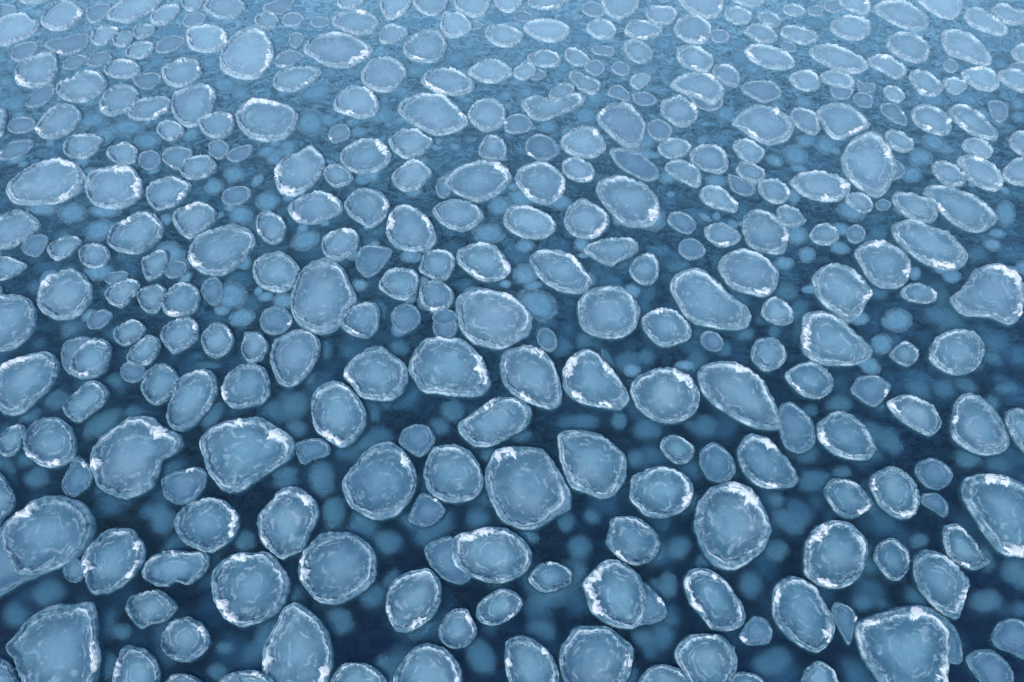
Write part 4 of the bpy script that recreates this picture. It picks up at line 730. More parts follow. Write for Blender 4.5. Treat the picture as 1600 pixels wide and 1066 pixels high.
('-967 2320 -929 2352 -857 2374 -858 2310 -892 2258 -937 2268 -966 2289', (), 1, 0, 'small up-sloping narrow floe, dull and half awash, above right of the big swirled disc'),
('1281 2352 1347 2407 1395 2374 1395 2310 1367 2258 1327 2268 1292 2299', ((2.6, 3.5),), 0, 0, 'small down-sloping oval floe, snow on its right rim, left of the ring-marked oval floe'),
('602 1809 662 1768 726 1784 718 1735 681 1711 640 1727', (), 1, 0, 'small down-sloping narrow floe, half awash, below right of the floe on an ice shelf'),
('-592 1639 -561 1647 -536 1616 -536 1578 -560 1563 -585 1556 -606 1586 -605 1616', ((7.0, 7.6),), 1, 0, 'small up-sloping oval floe, dull and half awash, above left of the snow-nosed floe'),
('-1072 64 -1045 61 -1016 47 -994 24 -981 2 -989 -26 -1037 -31', (), 0, 0, 'small upright oval floe, below left of the huge shell-backed floe'),
('1640 1759 1684 1759 1693 1727 1665 1671 1631 1655 1620 1695', (), 1, 0, 'small down-sloping oval floe, dull and half awash, below right of the slanting lens-shaped floe'),
('-982 1072 -945 1072 -927 1055 -932 1021 -970 1013 -992 1044', (), 1, 0, 'tiny up-sloping oval floe, dull and half awash, left of the snow-heeled tilted oval floe'),
('146 1826 180 1844 213 1835 217 1809 188 1768 148 1751 127 1784', (), 0, 16, 'small up-sloping oval floe, above right of the boat-shaped floe'),
('200 2041 241 2041 279 1994 283 1967 253 1944 219 1958 192 1994', (), 0, 0, 'small down-sloping oval floe, above right of the boat-shaped floe'),
('-147 882 -156 864 -180 856 -205 864 -216 882 -207 900 -183 908 -158 900', (), 1, 16, 'tiny flat oval floe, dull and half awash, left of the wide nested-ring floe'),
('-987 1556 -954 1571 -921 1541 -921 1497 -943 1482 -973 1497 -987 1533', (), 1, 0, 'small round floe, dull and half awash, below right of the acorn-shaped floe'),
('63 2352 114 2396 222 2385 220 2342 174 2299 124 2289 75 2310', ((5.0, 7.0),), 0, 0, 'small narrow flat floe, snow on its bottom rim, above the boat-shaped floe'),
('-907 1526 -865 1548 -843 1541 -845 1504 -874 1472 -906 1475 -921 1497', (), 1, 0, 'small up-sloping narrow floe, dull and half awash, below left of the wide swirl-marked floe'),
]
SMALL = [
('-938 2270 -911 2259 -888 2218 -896 2178 -929 2163 -973 2198 -981 2239', 0),
('-1534 2014 -1488 2033 -1455 2005 -1452 1978 -1482 1946 -1524 1950 -1539 1978', 1),
('29 1950 58 1968 86 1941 80 1897 45 1871 11 1888 6 1924', 0),
('750 1223 736 1197 713 1186 695 1197 692 1223 706 1250 728 1261 747 1250', 1),
('1046 1174 1030 1148 1007 1137 990 1148 989 1174 1005 1200 1028 1211 1045 1200', 1),
('-188 1360 -193 1326 -210 1313 -228 1326 -238 1360 -232 1393 -215 1407 -197 1393', 1),
('275 2322 320 2343 356 2311 359 2270 338 2244 296 2249 273 2280', 1),
('1520 1871 1558 1879 1591 1862 1589 1828 1549 1794 1516 1811', 0),
('-74 2376 -11 2386 40 2354 21 2290 -17 2270 -54 2301', 0),
('445 30 475 35 502 24 510 2 468 -20 433 -4', 0),
('1642 1587 1678 1610 1707 1579 1709 1534 1677 1483 1642 1498 1623 1542', 0),
('1232 1478 1251 1442 1223 1400 1185 1394 1193 1449', 1),
('-1244 2264 -1202 2270 -1172 2249 -1174 2208 -1205 2188 -1227 2178 -1253 2208 -1257 2244', 1),
('-1612 1987 -1575 2014 -1543 2005 -1542 1968 -1563 1932 -1604 1932 -1619 1959', 1),
('418 1802 463 1807 498 1777 495 1752 455 1736 424 1752', 1),
('-1475 2138 -1430 2148 -1407 2114 -1412 2071 -1437 2057 -1471 2071 -1484 2109', 0),
('-798 2241 -801 2205 -825 2184 -857 2188 -878 2216 -876 2252 -851 2274 -819 2269', 1),
('944 2259 978 2275 1016 2249 1025 2208 1001 2178 966 2188 944 2228', 0),
('1305 1832 1340 1836 1357 1802 1352 1769 1319 1752 1294 1777 1293 1811', 0),
('-1424 2168 -1394 2188 -1357 2188 -1340 2158 -1355 2119 -1392 2104 -1418 2129', 0),
('1195 1802 1234 1802 1249 1777 1224 1728 1188 1736 1175 1769', 1),
('-684 30 -659 32 -634 24 -614 10 -627 -15 -671 -15 -697 7', 0),
('266 1968 308 1987 334 1950 326 1915 296 1897 264 1924', 1),
('-1148 1027 -1115 1039 -1090 1033 -1088 1011 -1121 989 -1149 1005', 1),
('342 1828 377 1845 407 1802 403 1761 370 1769 333 1794', 1),
('426 1888 468 1906 493 1879 466 1836 442 1819 421 1836 415 1862', 0),
('1121 1836 1191 1828 1184 1802 1153 1769 1116 1777 1109 1811', 1),
('-1997 2322 -1966 2322 -1928 2306 -1913 2270 -1927 2228 -1949 2208', 1),
('-1299 2376 -1217 2376 -1202 2343 -1209 2296 -1241 2275 -1281 2311', 0),
('-555 30 -517 35 -489 21 -471 -4 -506 -20', 0),
('1050 2301 1099 2322 1135 2290 1127 2259 1087 2244 1049 2270', 0),
('-683 2343 -651 2386 -592 2376 -581 2333 -607 2296 -651 2296 -672 2311', 0),
('364 1959 389 1978 421 1950 416 1906 381 1897 356 1932', 1),
('1220 2333 1289 2354 1293 2301 1247 2270 1216 2290', 1),
('749 2158 803 2158 814 2119 791 2090 749 2090', 1),
('295 2052 337 2066 377 2052 368 2014 327 2010 299 2024', 1),
('-832 2129 -805 2148 -776 2119 -780 2071 -800 2052 -823 2080', 1),
('1834 2042 1881 2071 1928 2042 1900 1978 1846 1959 1821 1996', 0),
('864 2365 936 2408 991 2365 976 2322 935 2306 894 2322', 0),
('6 2270 43 2285 80 2254 80 2228 49 2213 12 2228', 1),
('-770 2228 -736 2244 -697 2228 -692 2198 -720 2178 -758 2188', 1),
('1215 1871 1238 1853 1278 1853 1259 1811 1212 1802', 1),
('1594 1928 1573 1913 1555 1919 1549 1944 1561 1973 1582 1989 1600 1982 1606 1957', 1),
('-1774 1688 -1753 1716 -1719 1712 -1695 1656 -1680 1594 -1706 1579 -1746 1625', 0),
('375 1527 420 1564 433 1534 414 1505 383 1505', 1),
('1110 1293 1141 1313 1159 1293 1141 1267 1112 1267', 1),
('1150 2301 1199 2322 1209 2290 1180 2249 1146 2259', 1),
('80 1932 120 1915 119 1888 91 1871 68 1879', 1),
('1045 2045 1029 2031 1008 2035 995 2054 996 2078 1012 2092 1033 2088 1046 2069', 1),
('1794 1959 1839 1968 1864 1932 1824 1906 1797 1924', 1),
('-1935 2354 -1898 2386 -1828 2386 -1816 2354 -1863 2329 -1908 2333', 0),
('-157 2218 -120 2208 -107 2188 -125 2168 -149 2168', 1),
('-1458 989 -1436 989 -1415 961 -1413 935 -1435 935', 0),
]
SUNKEN = [
((-705, 833, 26, 22, -15, -0.4), 'second hazy small flat oval floe lying low, above the snow-capped disc'),
((-641, 815, 31, 20, -16, -0.4), 'hazy small flat oval floe lying low, above the snow-capped disc'),
((-673, 795, 23, 19, -63, -0.4), 'hazy small up-sloping oval floe lying low, above the snow-capped disc'),
((-598, 783, 25, 19, -30, -0.4), 'hazy small flat oval floe lying low, above right of the snow-capped disc'),
((-505, 924, 27, 22, -36, -0.4), 'hazy small flat oval floe lying low, above right of the acorn-shaped floe'),
((-892, 933, 18, 13, -56, -0.4), 'hazy tiny up-sloping oval floe lying low, above the large streaky oval floe'),
((-851, 873, 22, 15, -39, -0.4), 'hazy tiny flat oval floe lying low, above the large streaky oval floe'),
((-638, 1076, 21, 15, -22, -0.4), 'hazy tiny flat oval floe lying low, left of the box-cornered floe'),
((-859, 1077, 30, 24, -71, 2.3), 'hazy small up-sloping oval floe lying low, above the large streaky oval floe'),
((-642, 986, 17, 14, 88, -0.4), 'hazy tiny up-sloping oval floe lying low, above left of the acorn-shaped floe'),
((-546, 986, 21, 18, -85, -0.4), 'hazy tiny up-sloping oval floe lying low, below the box-cornered floe'),
((-472, 903, 20, 14, -60, -0.4), 'hazy tiny flat oval floe lying low, above left of the wide swirl-marked floe'),
((-531, 798, 18, 16, -83, -0.4), 'hazy tiny up-sloping oval floe lying low, below the acorn-shaped floe'),
((-835, 1096, 25, 21, -82, -0.4), 'hazy tiny up-sloping oval floe lying low, left of the box-cornered floe'),
((-875, 909, 22, 18, -30, 3.4), 'second hazy tiny flat oval floe lying low, above the large streaky oval floe'),
((-564, 1108, 21, 16, 57, 2.4), 'hazy tiny up-sloping oval floe lying low, above right of the box-cornered floe'),
((-101, 999, 24, 19, 45, -0.4), 'hazy tiny up-sloping oval floe lying low, above right of the almond-shaped floe'),
((-71, 1048, 25, 19, 78, 2.0), 'second hazy tiny up-sloping oval floe lying low, above right of the almond-shaped floe'),
((-171, 963, 22, 19, -15, -0.4), 'hazy tiny flat oval floe lying low, right of the bright-rimmed round floe'),
((-339, 904, 35, 23, 25, -0.4), 'hazy small up-sloping narrow floe lying low, below left of the wide lens-shaped floe'),
((-338, 826, 36, 25, -67, -0.4), 'hazy small round floe lying low, right of the wide swirl-marked floe'),
((-383, 743, 17, 13, -56, -0.4), 'hazy tiny flat oval floe lying low, above left of the snow-cheeked floe'),
((-216, 845, 22, 15, -79, -0.4), 'hazy tiny round floe lying low, below the bright-rimmed round floe'),
((-195, 907, 19, 14, -7, -0.4), 'hazy tiny flat oval floe lying low, below right of the bright-rimmed round floe'),
((-99, 778, 25, 23, -70, 3.6), 'hazy small flat oval floe lying low, below right of the almond-shaped floe'),
((-399, 1154, 24, 18, 20, 2.3), 'hazy tiny narrow flat floe lying low, above left of the wide lens-shaped floe'),
((-361, 1170, 14, 11, -18, 2.7), 'hazy tiny flat oval floe lying low, above the wide lens-shaped floe'),
((-30, 1121, 20, 17, -2, -0.4), 'second hazy tiny flat oval floe lying low, above left of the boat-shaped floe'),
((-433, 909, 21, 17, -43, 3.8), 'hazy tiny flat oval floe lying low, above the wide swirl-marked floe'),
((-323, 959, 15, 12, -64, -0.4), 'hazy tiny flat oval floe lying low, below the wide lens-shaped floe'),
((-309, 833, 18, 12, -75, -0.4), 'hazy tiny round floe lying low, above left of the snow-nosed floe'),
((-432, 1051, 20, 15, -17, -0.4), 'hazy tiny flat oval floe lying low, right of the big swirled disc'),
((-369, 1066, 18, 15, -38, -0.4), 'hazy tiny flat oval floe lying low, above left of the wide lens-shaped floe'),
((-89, 732, 17, 16, -14, 4.8), 'hazy tiny flat oval floe lying low, above left of the tub-shaped floe'),
((129, 1056, 23, 21, 17, -0.4), 'hazy tiny flat oval floe lying low, above right of the boat-shaped floe'),
((125, 845, 26, 21, 81, -0.4), 'hazy small round floe lying low, right of the boat-shaped floe'),
((362, 849, 23, 17, 66, -0.4), 'hazy tiny round floe lying low, below right of the floe on an ice shelf'),
((282, 1042, 27, 19, 75, -0.4), 'hazy tiny round floe lying low, above left of the floe on an ice shelf'),
((347, 1018, 17, 15, 35, -0.4), 'hazy tiny flat oval floe lying low, above the floe on an ice shelf'),
((416, 1042, 20, 15, 16, -0.4), 'hazy tiny flat oval floe lying low, above right of the floe on an ice shelf'),
((285, 988, 21, 18, 52, 3.4), 'hazy tiny flat oval floe lying low, above left of the floe on an ice shelf'),
((348, 797, 23, 19, 46, 3.2), 'hazy small flat oval floe lying low, left of the wide snow-flecked disc'),
((247, 963, 20, 18, 52, -0.4), 'hazy tiny flat oval floe lying low, left of the floe on an ice shelf'),
((77, 1032, 16, 16, 20, -0.4), 'second hazy tiny flat oval floe lying low, above the boat-shaped floe'),
((144, 890, 23, 18, 79, -0.4), 'hazy tiny round floe lying low, above left of the tall rounded floe'),
((59, 818, 18, 17, 20, -0.4), 'hazy tiny flat oval floe lying low, below the boat-shaped floe'),
((6, 1019, 21, 16, 90, 1.2), 'hazy tiny flat oval floe lying low, above left of the boat-shaped floe'),
((118, 1148, 25, 16, 74, 1.6), 'hazy tiny up-sloping oval floe lying low, above the boat-shaped floe'),
((104, 1106, 17, 11, 2, -0.4), 'hazy tiny narrow flat floe lying low, above the boat-shaped floe'),
((431, 968, 21, 18, -85, -0.4), 'hazy tiny down-sloping oval floe lying low, above the wide snow-flecked disc'),
((92, 972, 20, 16, 83, -0.4), 'hazy tiny flat oval floe lying low, above the boat-shaped floe'),
((221, 783, 21, 14, 78, -0.4), 'hazy tiny round floe lying low, below right of the tall rounded floe'),
((251, 1168, 18, 14, 75, -0.4), 'second hazy tiny flat oval floe, above left of the floe on an ice shelf'),
((414, 1000, 26, 16, 73, -0.4), 'hazy tiny round floe lying low, above right of the floe on an ice shelf'),
((457, 750, 25, 22, 75, -0.4), 'hazy small down-sloping oval floe lying low, above left of the lemon-shaped floe'),
((512, 772, 22, 16, 67, -0.4), 'hazy tiny round floe lying low, below left of the shield-shaped floe'),
((481, 783, 19, 15, 36, -0.4), 'hazy tiny flat oval floe lying low, below left of the shield-shaped floe'),
((692, 780, 23, 21, 67, -0.4), 'second hazy small down-sloping oval floe lying low, right of the kite-shaped huge floe'),
((649, 1027, 23, 15, 59, -0.4), 'hazy tiny flat oval floe lying low, above right of the long flat oval floe'),
((580, 1046, 22, 17, -13, -0.4), 'hazy tiny narrow flat floe lying low, above left of the long flat oval floe'),
((727, 886, 26, 22, 39, -0.4), 'hazy small flat oval floe lying low, below left of the slanting lens-shaped floe'),
((785, 886, 22, 20, -47, -0.4), 'hazy tiny down-sloping oval floe lying low, below the slanting lens-shaped floe'),
((660, 747, 22, 18, 61, -0.4), 'hazy small down-sloping oval floe lying low, right of the kite-shaped huge floe'),
((574, 1106, 26, 17, -16, -0.4), 'second hazy tiny narrow flat floe lying low, above left of the long flat oval floe'),
((886, 1044, 24, 14, 54, 2.6), 'hazy tiny flat oval floe lying low, right of the slanting lens-shaped floe'),
((838, 1126, 25, 12, 63, -0.4), 'hazy tiny round floe lying low, above left of the slanting lens-shaped floe'),
((687, 1106, 29, 13, 69, -0.4), 'hazy tiny upright oval floe lying low, left of the ring-marked oval floe'),
((501, 878, 19, 17, 89, -0.4), 'hazy tiny down-sloping oval floe lying low, above left of the shield-shaped floe'),
((868, 873, 20, 13, 58, -0.4), 'second hazy tiny down-sloping oval floe lying low, below right of the slanting lens-shaped floe'),
((855, 841, 15, 11, 57, -0.4), 'third hazy tiny down-sloping oval floe lying low, below right of the slanting lens-shaped floe'),
((487, 1056, 22, 16, 77, -0.4), 'hazy tiny down-sloping oval floe lying low, left of the long flat oval floe'),
((881, 981, 17, 14, 69, -0.4), 'hazy tiny down-sloping oval floe lying low, below right of the slanting lens-shaped floe'),
((-666, 628, 26, 19, -29, -0.4), 'hazy small flat oval floe lying low, below right of the large streaky oval floe'),
((-439, 708, 21, 16, -56, -0.4), 'hazy tiny round floe lying low, below left of the wide swirl-marked floe'),
((-463, 681, 20, 15, -54, -0.4), 'hazy tiny round floe lying low, above the snow-heeled tilted oval floe'),
((-410, 625, 23, 17, -55, -0.4), 'hazy tiny round floe lying low, above right of the snow-heeled tilted oval floe'),
((-613, 594, 23, 21, -38, -0.4), 'hazy small up-sloping oval floe lying low, below the snow-capped disc'),
((-390, 476, 28, 21, -60, -0.4), 'hazy small round floe lying low, below the snow-heeled tilted oval floe'),
((-714, 635, 28, 14, -8, -0.4), 'hazy tiny narrow flat floe lying low, below the large streaky oval floe'),
((-618, 631, 27, 14, -7, -0.4), 'hazy tiny narrow flat floe lying low, below the snow-capped disc'),
((-587, 517, 24, 15, -14, -0.4), 'hazy tiny flat oval floe lying low, above right of the stubby shield-shaped floe'),
((-495, 549, 28, 21, -51, -0.4), 'hazy small round floe lying low, left of the snow-heeled tilted oval floe'),
((-367, 442, 19, 15, -1, -0.4), 'hazy tiny flat oval floe lying low, above left of the tapering floe'),
((-672, 495, 18, 12, -40, 5.9), 'hazy tiny round floe lying low, left of the stubby shield-shaped floe'),
((-375, 651, 23, 18, -58, -0.4), 'hazy tiny round floe lying low, below left of the snow-cheeked floe'),
((-303, 576, 23, 20, 37, -0.4), 'hazy small up-sloping oval floe lying low, above the onion-shaped floe'),
((-213, 495, 13, 11, -38, -0.4), 'hazy tiny flat oval floe lying low, right of the onion-shaped floe'),
((-19, 641, 21, 19, -87, -0.4), 'hazy tiny round floe lying low, below right of the tub-shaped floe'),
((-35, 588, 26, 20, -2, -0.4), 'hazy small flat oval floe lying low, below the tub-shaped floe'),
((-148, 546, 15, 13, -11, -0.4), 'hazy tiny flat oval floe lying low, below the disc with twin snow clumps'),
((-51, 481, 20, 12, -1, -0.4), 'hazy tiny flat oval floe lying low, above left of the wide nested-ring floe'),
((-316, 468, 18, 14, -22, -0.4), 'hazy tiny flat oval floe lying low, left of the onion-shaped floe'),
((-184, 456, 18, 14, -71, 2.2), 'hazy tiny round floe lying low, right of the onion-shaped floe'),
((-274, 628, 20, 17, -31, 5.5), 'hazy tiny flat oval floe lying low, below right of the snow-cheeked floe'),
((-128, 731, 20, 16, -6, 3.2), 'hazy tiny flat oval floe lying low, left of the tub-shaped floe'),
((-222, 705, 17, 15, -24, -0.4), 'hazy tiny flat oval floe lying low, below the snow-nosed floe'),
((-203, 600, 16, 13, -16, 5.1), 'hazy tiny flat oval floe lying low, left of the disc with twin snow clumps'),
((212, 619, 28, 21, 75, -0.4), 'hazy small round floe lying low, below right of the big slanted disc'),
((34, 463, 32, 25, -42, -0.4), 'hazy small down-sloping oval floe lying low, below left of the slanted floe with snowy top'),
((18, 512, 22, 18, 88, -0.4), 'hazy tiny round floe lying low, left of the slanted floe with snowy top'),
((19, 564, 15, 13, 2, -0.4), 'hazy tiny flat oval floe lying low, above left of the slanted floe with snowy top'),
((168, 484, 15, 12, 74, -0.4), 'hazy tiny round floe lying low, above right of the smooth big disc'),
((216, 561, 21, 13, 4, 6.0), 'hazy tiny flat oval floe lying low, below right of the big slanted disc'),
((290, 628, 20, 17, 31, 5.7), 'hazy tiny flat oval floe lying low, above left of the ring-marked disc'),
((74, 651, 19, 18, 18, -0.4), 'hazy tiny flat oval floe, below right of the disc with two inner snow bars'),
((319, 694, 20, 15, 13, -0.4), 'hazy tiny flat oval floe lying low, below left of the wide snow-flecked disc'),
((245, 701, 16, 13, 60, -0.4), 'hazy tiny flat oval floe lying low, above right of the big slanted disc'),
((15, 658, 22, 22, 51, -0.4), 'hazy tiny flat oval floe, below left of the disc with two inner snow bars'),
((242, 531, 20, 13, 5, 3.9), 'hazy tiny flat oval floe lying low, above left of the big pear-shaped floe'),
((329, 543, 17, 14, 49, -0.4), 'hazy tiny round floe lying low, above left of the ring-marked disc'),
((591, 446, 30, 22, -19, 3.4), 'hazy small down-sloping oval floe lying low, above the lone neat disc'),
((515, 632, 24, 21, 24, -0.4), 'hazy small flat oval floe lying low, below right of the lemon-shaped floe'),
((421, 585, 21, 17, 63, -0.4), 'hazy tiny round floe lying low, below left of the lemon-shaped floe'),
((546, 593, 19, 14, 47, 4.2), 'hazy tiny round floe lying low, above the snow-crowned round floe'),
((385, 486, 21, 17, 30, 2.9), 'hazy tiny flat oval floe lying low, below right of the ring-marked disc'),
((526, 445, 23, 17, 43, 6.8), 'hazy small round floe lying low, below the snow-crowned round floe'),
((623, 509, 16, 11, 25, -0.4), 'hazy tiny flat oval floe lying low, left of the huge snow-cornered floe'),
((679, 554, 21, 14, 32, 4.8), 'hazy tiny flat oval floe lying low, above the huge snow-cornered floe'),
((703, 567, 17, 12, 28, -0.4), 'second hazy tiny flat oval floe lying low, above the huge snow-cornered floe'),
((515, 486, 17, 13, 42, 3.4), 'hazy tiny round floe lying low, below the snow-crowned round floe'),
((427, 549, 17, 12, 61, -0.4), 'hazy tiny round floe lying low, above left of the shoe-shaped floe'),
((632, 708, 22, 15, 50, -0.4), 'hazy tiny round floe lying low, right of the kite-shaped huge floe'),
((652, 744, 22, 13, 60, -0.4), 'second hazy tiny round floe lying low, right of the kite-shaped huge floe'),
((747, 628, 31, 14, 61, -0.4), 'hazy tiny upright oval floe lying low, right of the long wedge-shaped floe'),
((398, 458, 24, 14, 70, 7.0), 'hazy tiny upright oval floe lying low, above left of the wavy-sided floe'),
((573, 515, 14, 9, 55, -0.4), 'hazy tiny round floe lying low, below the long tilted oval floe'),
((391, 534, 16, 12, 21, -0.4), 'hazy tiny flat oval floe lying low, right of the ring-marked disc'),
((718, 588, 14, 9, 22, -0.4), 'hazy tiny flat oval floe lying low, below right of the long wedge-shaped floe'),
((434, 661, 19, 10, 71, -0.4), 'hazy tiny upright oval floe lying low, left of the lemon-shaped floe'),
((472, 439, 15, 11, 20, -0.4), 'hazy tiny flat oval floe lying low, above right of the wavy-sided floe'),
((-597, 428, 18, 15, -0, 2.8), 'hazy tiny up-sloping oval floe lying low, below the stubby shield-shaped floe'),
((-373, 298, 20, 12, 70, 1.6), 'hazy tiny up-sloping oval floe lying low, below right of the leaning egg-shaped floe'),
((-579, 322, 21, 17, -30, 4.5), 'hazy tiny up-sloping oval floe lying low, below right of the long snow-backed floe'),
((-507, 288, 27, 18, 46, 1.6), 'hazy small up-sloping oval floe lying low, above left of the beaked ragged floe'),
((-604, 300, 16, 13, -0, 3.4), 'hazy tiny up-sloping oval floe lying low, below the long snow-backed floe'),
((-512, 347, 15, 11, -34, 4.4), 'hazy tiny round floe lying low, above the beaked ragged floe'),
((-603, 230, 16, 10, -41, 6.2), 'hazy tiny round floe lying low, above left of the big snow-edged oval floe'),
((-475, 305, 16, 9, -10, 6.8), 'hazy tiny flat oval floe lying low, above the beaked ragged floe'),
((-370, 441, 20, 14, -13, 4.1), 'second hazy tiny flat oval floe lying low, above left of the tapering floe'),
((-397, 370, 19, 8, -3, 5.6), 'hazy tiny narrow flat floe lying low, above right of the leaning egg-shaped floe'),
((-562, 226, 14, 10, -28, 4.8), 'hazy tiny round floe lying low, above the big snow-edged oval floe'),
((-150, 397, 17, 13, -10, 4.8), 'hazy tiny flat oval floe lying low, above right of the cloudy-centred disc'),
((-248, 394, 16, 11, -73, 4.5), 'hazy tiny round floe lying low, right of the tapering floe'),
((-272, 314, 21, 20, 32, 1.6), 'hazy tiny up-sloping oval floe lying low, left of the snow-footed round floe'),
((-74, 306, 18, 17, -20, 3.8), 'hazy tiny round floe lying low, below the broad half-moon floe'),
((-91, 285, 15, 14, -16, 5.5), 'second hazy tiny round floe lying low, below the broad half-moon floe'),
((-176, 265, 19, 14, 18, 6.5), 'hazy tiny up-sloping oval floe lying low, below right of the snow-footed round floe'),
((-225, 220, 24, 17, -70, 1.7), 'hazy small upright oval floe lying low, left of the tall egg-shaped floe'),
((-267, 283, 16, 13, -29, 4.9), 'hazy tiny round floe lying low, left of the snow-footed round floe'),
((-25, 248, 15, 11, -1, 5.0), 'hazy tiny flat oval floe lying low, above left of the broad snow-footed floe'),
((-174, 305, 15, 9, -80, 7.4), 'hazy tiny upright oval floe lying low, right of the snow-footed round floe'),
((-303, 312, 14, 11, -28, 7.7), 'hazy tiny round floe lying low, below left of the tapering floe'),
((-270, 226, 17, 11, -7, 4.8), 'hazy tiny flat oval floe lying low, below right of the heart-shaped floe'),
((64, 400, 21, 16, 3, 6.9), 'hazy tiny flat oval floe lying low, above right of the fin-shaped floe'),
((124, 382, 18, 7, -64, 1.5), 'hazy tiny down-sloping narrow floe lying low, above right of the slanted snow-sided floe'),
((280, 396, 14, 13, 78, 2.9), 'hazy tiny round floe lying low, above the long slanting floe'),
((177, 383, 14, 13, 30, 5.8), 'hazy tiny round floe lying low, above left of the thick-rimmed disc'),
((90, 292, 24, 12, 7, 7.0), 'hazy tiny narrow flat floe lying low, above the teardrop floe'),
((169, 284, 20, 18, 27, 6.3), 'hazy tiny round floe lying low, below left of the thick-rimmed disc'),
((240, 286, 19, 15, 67, 6.7), 'hazy tiny round floe lying low, below left of the long slanting floe'),
((149, 244, 14, 12, 54, 5.9), 'hazy tiny round floe lying low, right of the teardrop floe'),
((314, 418, 15, 13, 38, 2.7), 'hazy tiny round floe lying low, below right of the big pear-shaped floe'),
((133, 293, 14, 11, 78, 2.5), 'hazy tiny round floe lying low, below right of the slanted snow-sided floe'),
((96, 408, 14, 12, 77, 3.0), 'hazy tiny round floe lying low, below left of the smooth big disc'),
((225, 368, 14, 8, 4, -0.4), 'hazy tiny flat oval floe lying low, above right of the thick-rimmed disc'),
((353, 421, 14, 9, 69, 2.7), 'hazy tiny upright oval floe lying low, left of the wavy-sided floe'),
((523, 437, 24, 18, 33, -0.4), 'hazy small flat oval floe lying low, below the snow-crowned round floe'),
((490, 400, 18, 13, 52, -0.4), 'hazy tiny round floe lying low, right of the wavy-sided floe'),
((647, 407, 19, 18, 53, 6.6), 'hazy small down-sloping oval floe lying low, right of the lone neat disc'),
((635, 383, 15, 14, 46, 6.7), 'hazy tiny down-sloping oval floe lying low, right of the lone neat disc'),
((584, 342, 16, 15, -29, 5.5), 'hazy tiny down-sloping oval floe lying low, below the lone neat disc'),
((521, 338, 20, 18, 63, 6.8), 'hazy tiny down-sloping oval floe lying low, below left of the lone neat disc'),
((413, 315, 19, 14, 22, 2.6), 'hazy tiny flat oval floe lying low, above the plump slanted oval floe'),
((376, 307, 12, 9, 26, 6.7), 'hazy tiny flat oval floe lying low, above left of the plump slanted oval floe'),
((463, 267, 20, 17, 88, 5.5), 'hazy tiny down-sloping oval floe lying low, right of the plump slanted oval floe'),
((464, 368, 16, 14, -39, -0.4), 'hazy tiny down-sloping oval floe lying low, below right of the wavy-sided floe'),
((467, 316, 13, 8, 61, 6.6), 'hazy tiny upright oval floe lying low, above right of the plump slanted oval floe'),
((584, 237, 19, 15, 24, 8.1), 'hazy tiny down-sloping oval floe lying low, below right of the thick-skinned squarish floe'),
((548, 243, 18, 14, 4, 2.9), 'hazy tiny down-sloping oval floe lying low, below the thick-skinned squarish floe'),
((633, 337, 17, 9, 13, 4.1), 'hazy tiny flat oval floe lying low, above right of the thick-skinned squarish floe'),
((606, 316, 17, 11, 45, 5.6), 'hazy tiny round floe lying low, above right of the thick-skinned squarish floe'),
((356, 223, 15, 8, 7, 7.6), 'hazy tiny flat oval floe lying low, below left of the plump slanted oval floe'),
((391, 226, 13, 8, 12, 4.0), 'second hazy tiny flat oval floe lying low, below the plump slanted oval floe'),
((-563, 218, 18, 12, -21, 3.7), 'hazy tiny flat oval floe lying low, above the big snow-edged oval floe'),
((-400, 172, 22, 15, -57, 4.2), 'hazy tiny upright oval floe lying low, below the beaked ragged floe'),
((-501, 94, 20, 15, -7, 6.9), 'hazy tiny up-sloping oval floe lying low, above the huge shell-backed floe'),
((-529, 71, 18, 12, -33, 7.9), 'hazy tiny round floe lying low, above left of the huge shell-backed floe'),
((-301, 147, 17, 13, -54, 5.2), 'hazy tiny round floe lying low, above the big snow-arced disc'),
((-409, 55, 12, 8, -18, 5.4), 'hazy tiny round floe lying low, right of the huge shell-backed floe'),
((-301, 18, 13, 8, -8, 5.7), 'hazy tiny flat oval floe lying low, left of the lozenge-shaped floe'),
((-298, 40, 11, 6, -7, 5.3), 'hazy tiny flat oval floe lying low, below left of the big snow-arced disc'),
((-415, 24, 16, 10, -58, 5.8), 'hazy tiny upright oval floe lying low, right of the huge shell-backed floe'),
((-206, 181, 21, 16, -69, 3.2), 'hazy tiny upright oval floe lying low, below left of the tall egg-shaped floe'),
((-142, 146, 20, 15, -9, 5.9), 'hazy tiny flat oval floe lying low, above right of the double-rimmed disc'),
((-152, 92, 18, 16, -27, 9.2), 'hazy tiny round floe lying low, left of the hexagonal floe'),
((-185, 70, 15, 10, -7, 5.6), 'hazy tiny flat oval floe lying low, below the double-rimmed disc'),
((-268, 215, 17, 10, -7, 7.1), 'second hazy tiny flat oval floe lying low, below right of the heart-shaped floe'),
((-131, 22, 13, 12, -46, 4.1), 'hazy tiny round floe lying low, below left of the hexagonal floe'),
((-28, 28, 14, 13, -5, 7.7), 'hazy tiny round floe lying low, below right of the hexagonal floe'),
((30, 56, 19, 15, 3, 8.0), 'hazy tiny round floe lying low, below left of the floe with a chip stuck on'),
((137, 50, 13, 10, 9, 7.5), 'hazy tiny round floe lying low, below right of the floe with a chip stuck on'),
((259, 24, 15, 12, 26, 6.5), 'second hazy tiny round floe, below left of the floe with a square snow patch'),
((42, 97, 27, 21, 3, 6.0), 'hazy small round floe lying low, left of the floe with a chip stuck on'),
((187, 140, 17, 14, 36, 6.8), 'hazy tiny round floe lying low, below left of the big upright disc'),
((260, 102, 18, 14, 50, 8.7), 'hazy tiny round floe lying low, above right of the leaning bean-shaped floe'),
((169, 101, 16, 11, 76, 3.8), 'hazy tiny upright oval floe lying low, left of the leaning bean-shaped floe'),
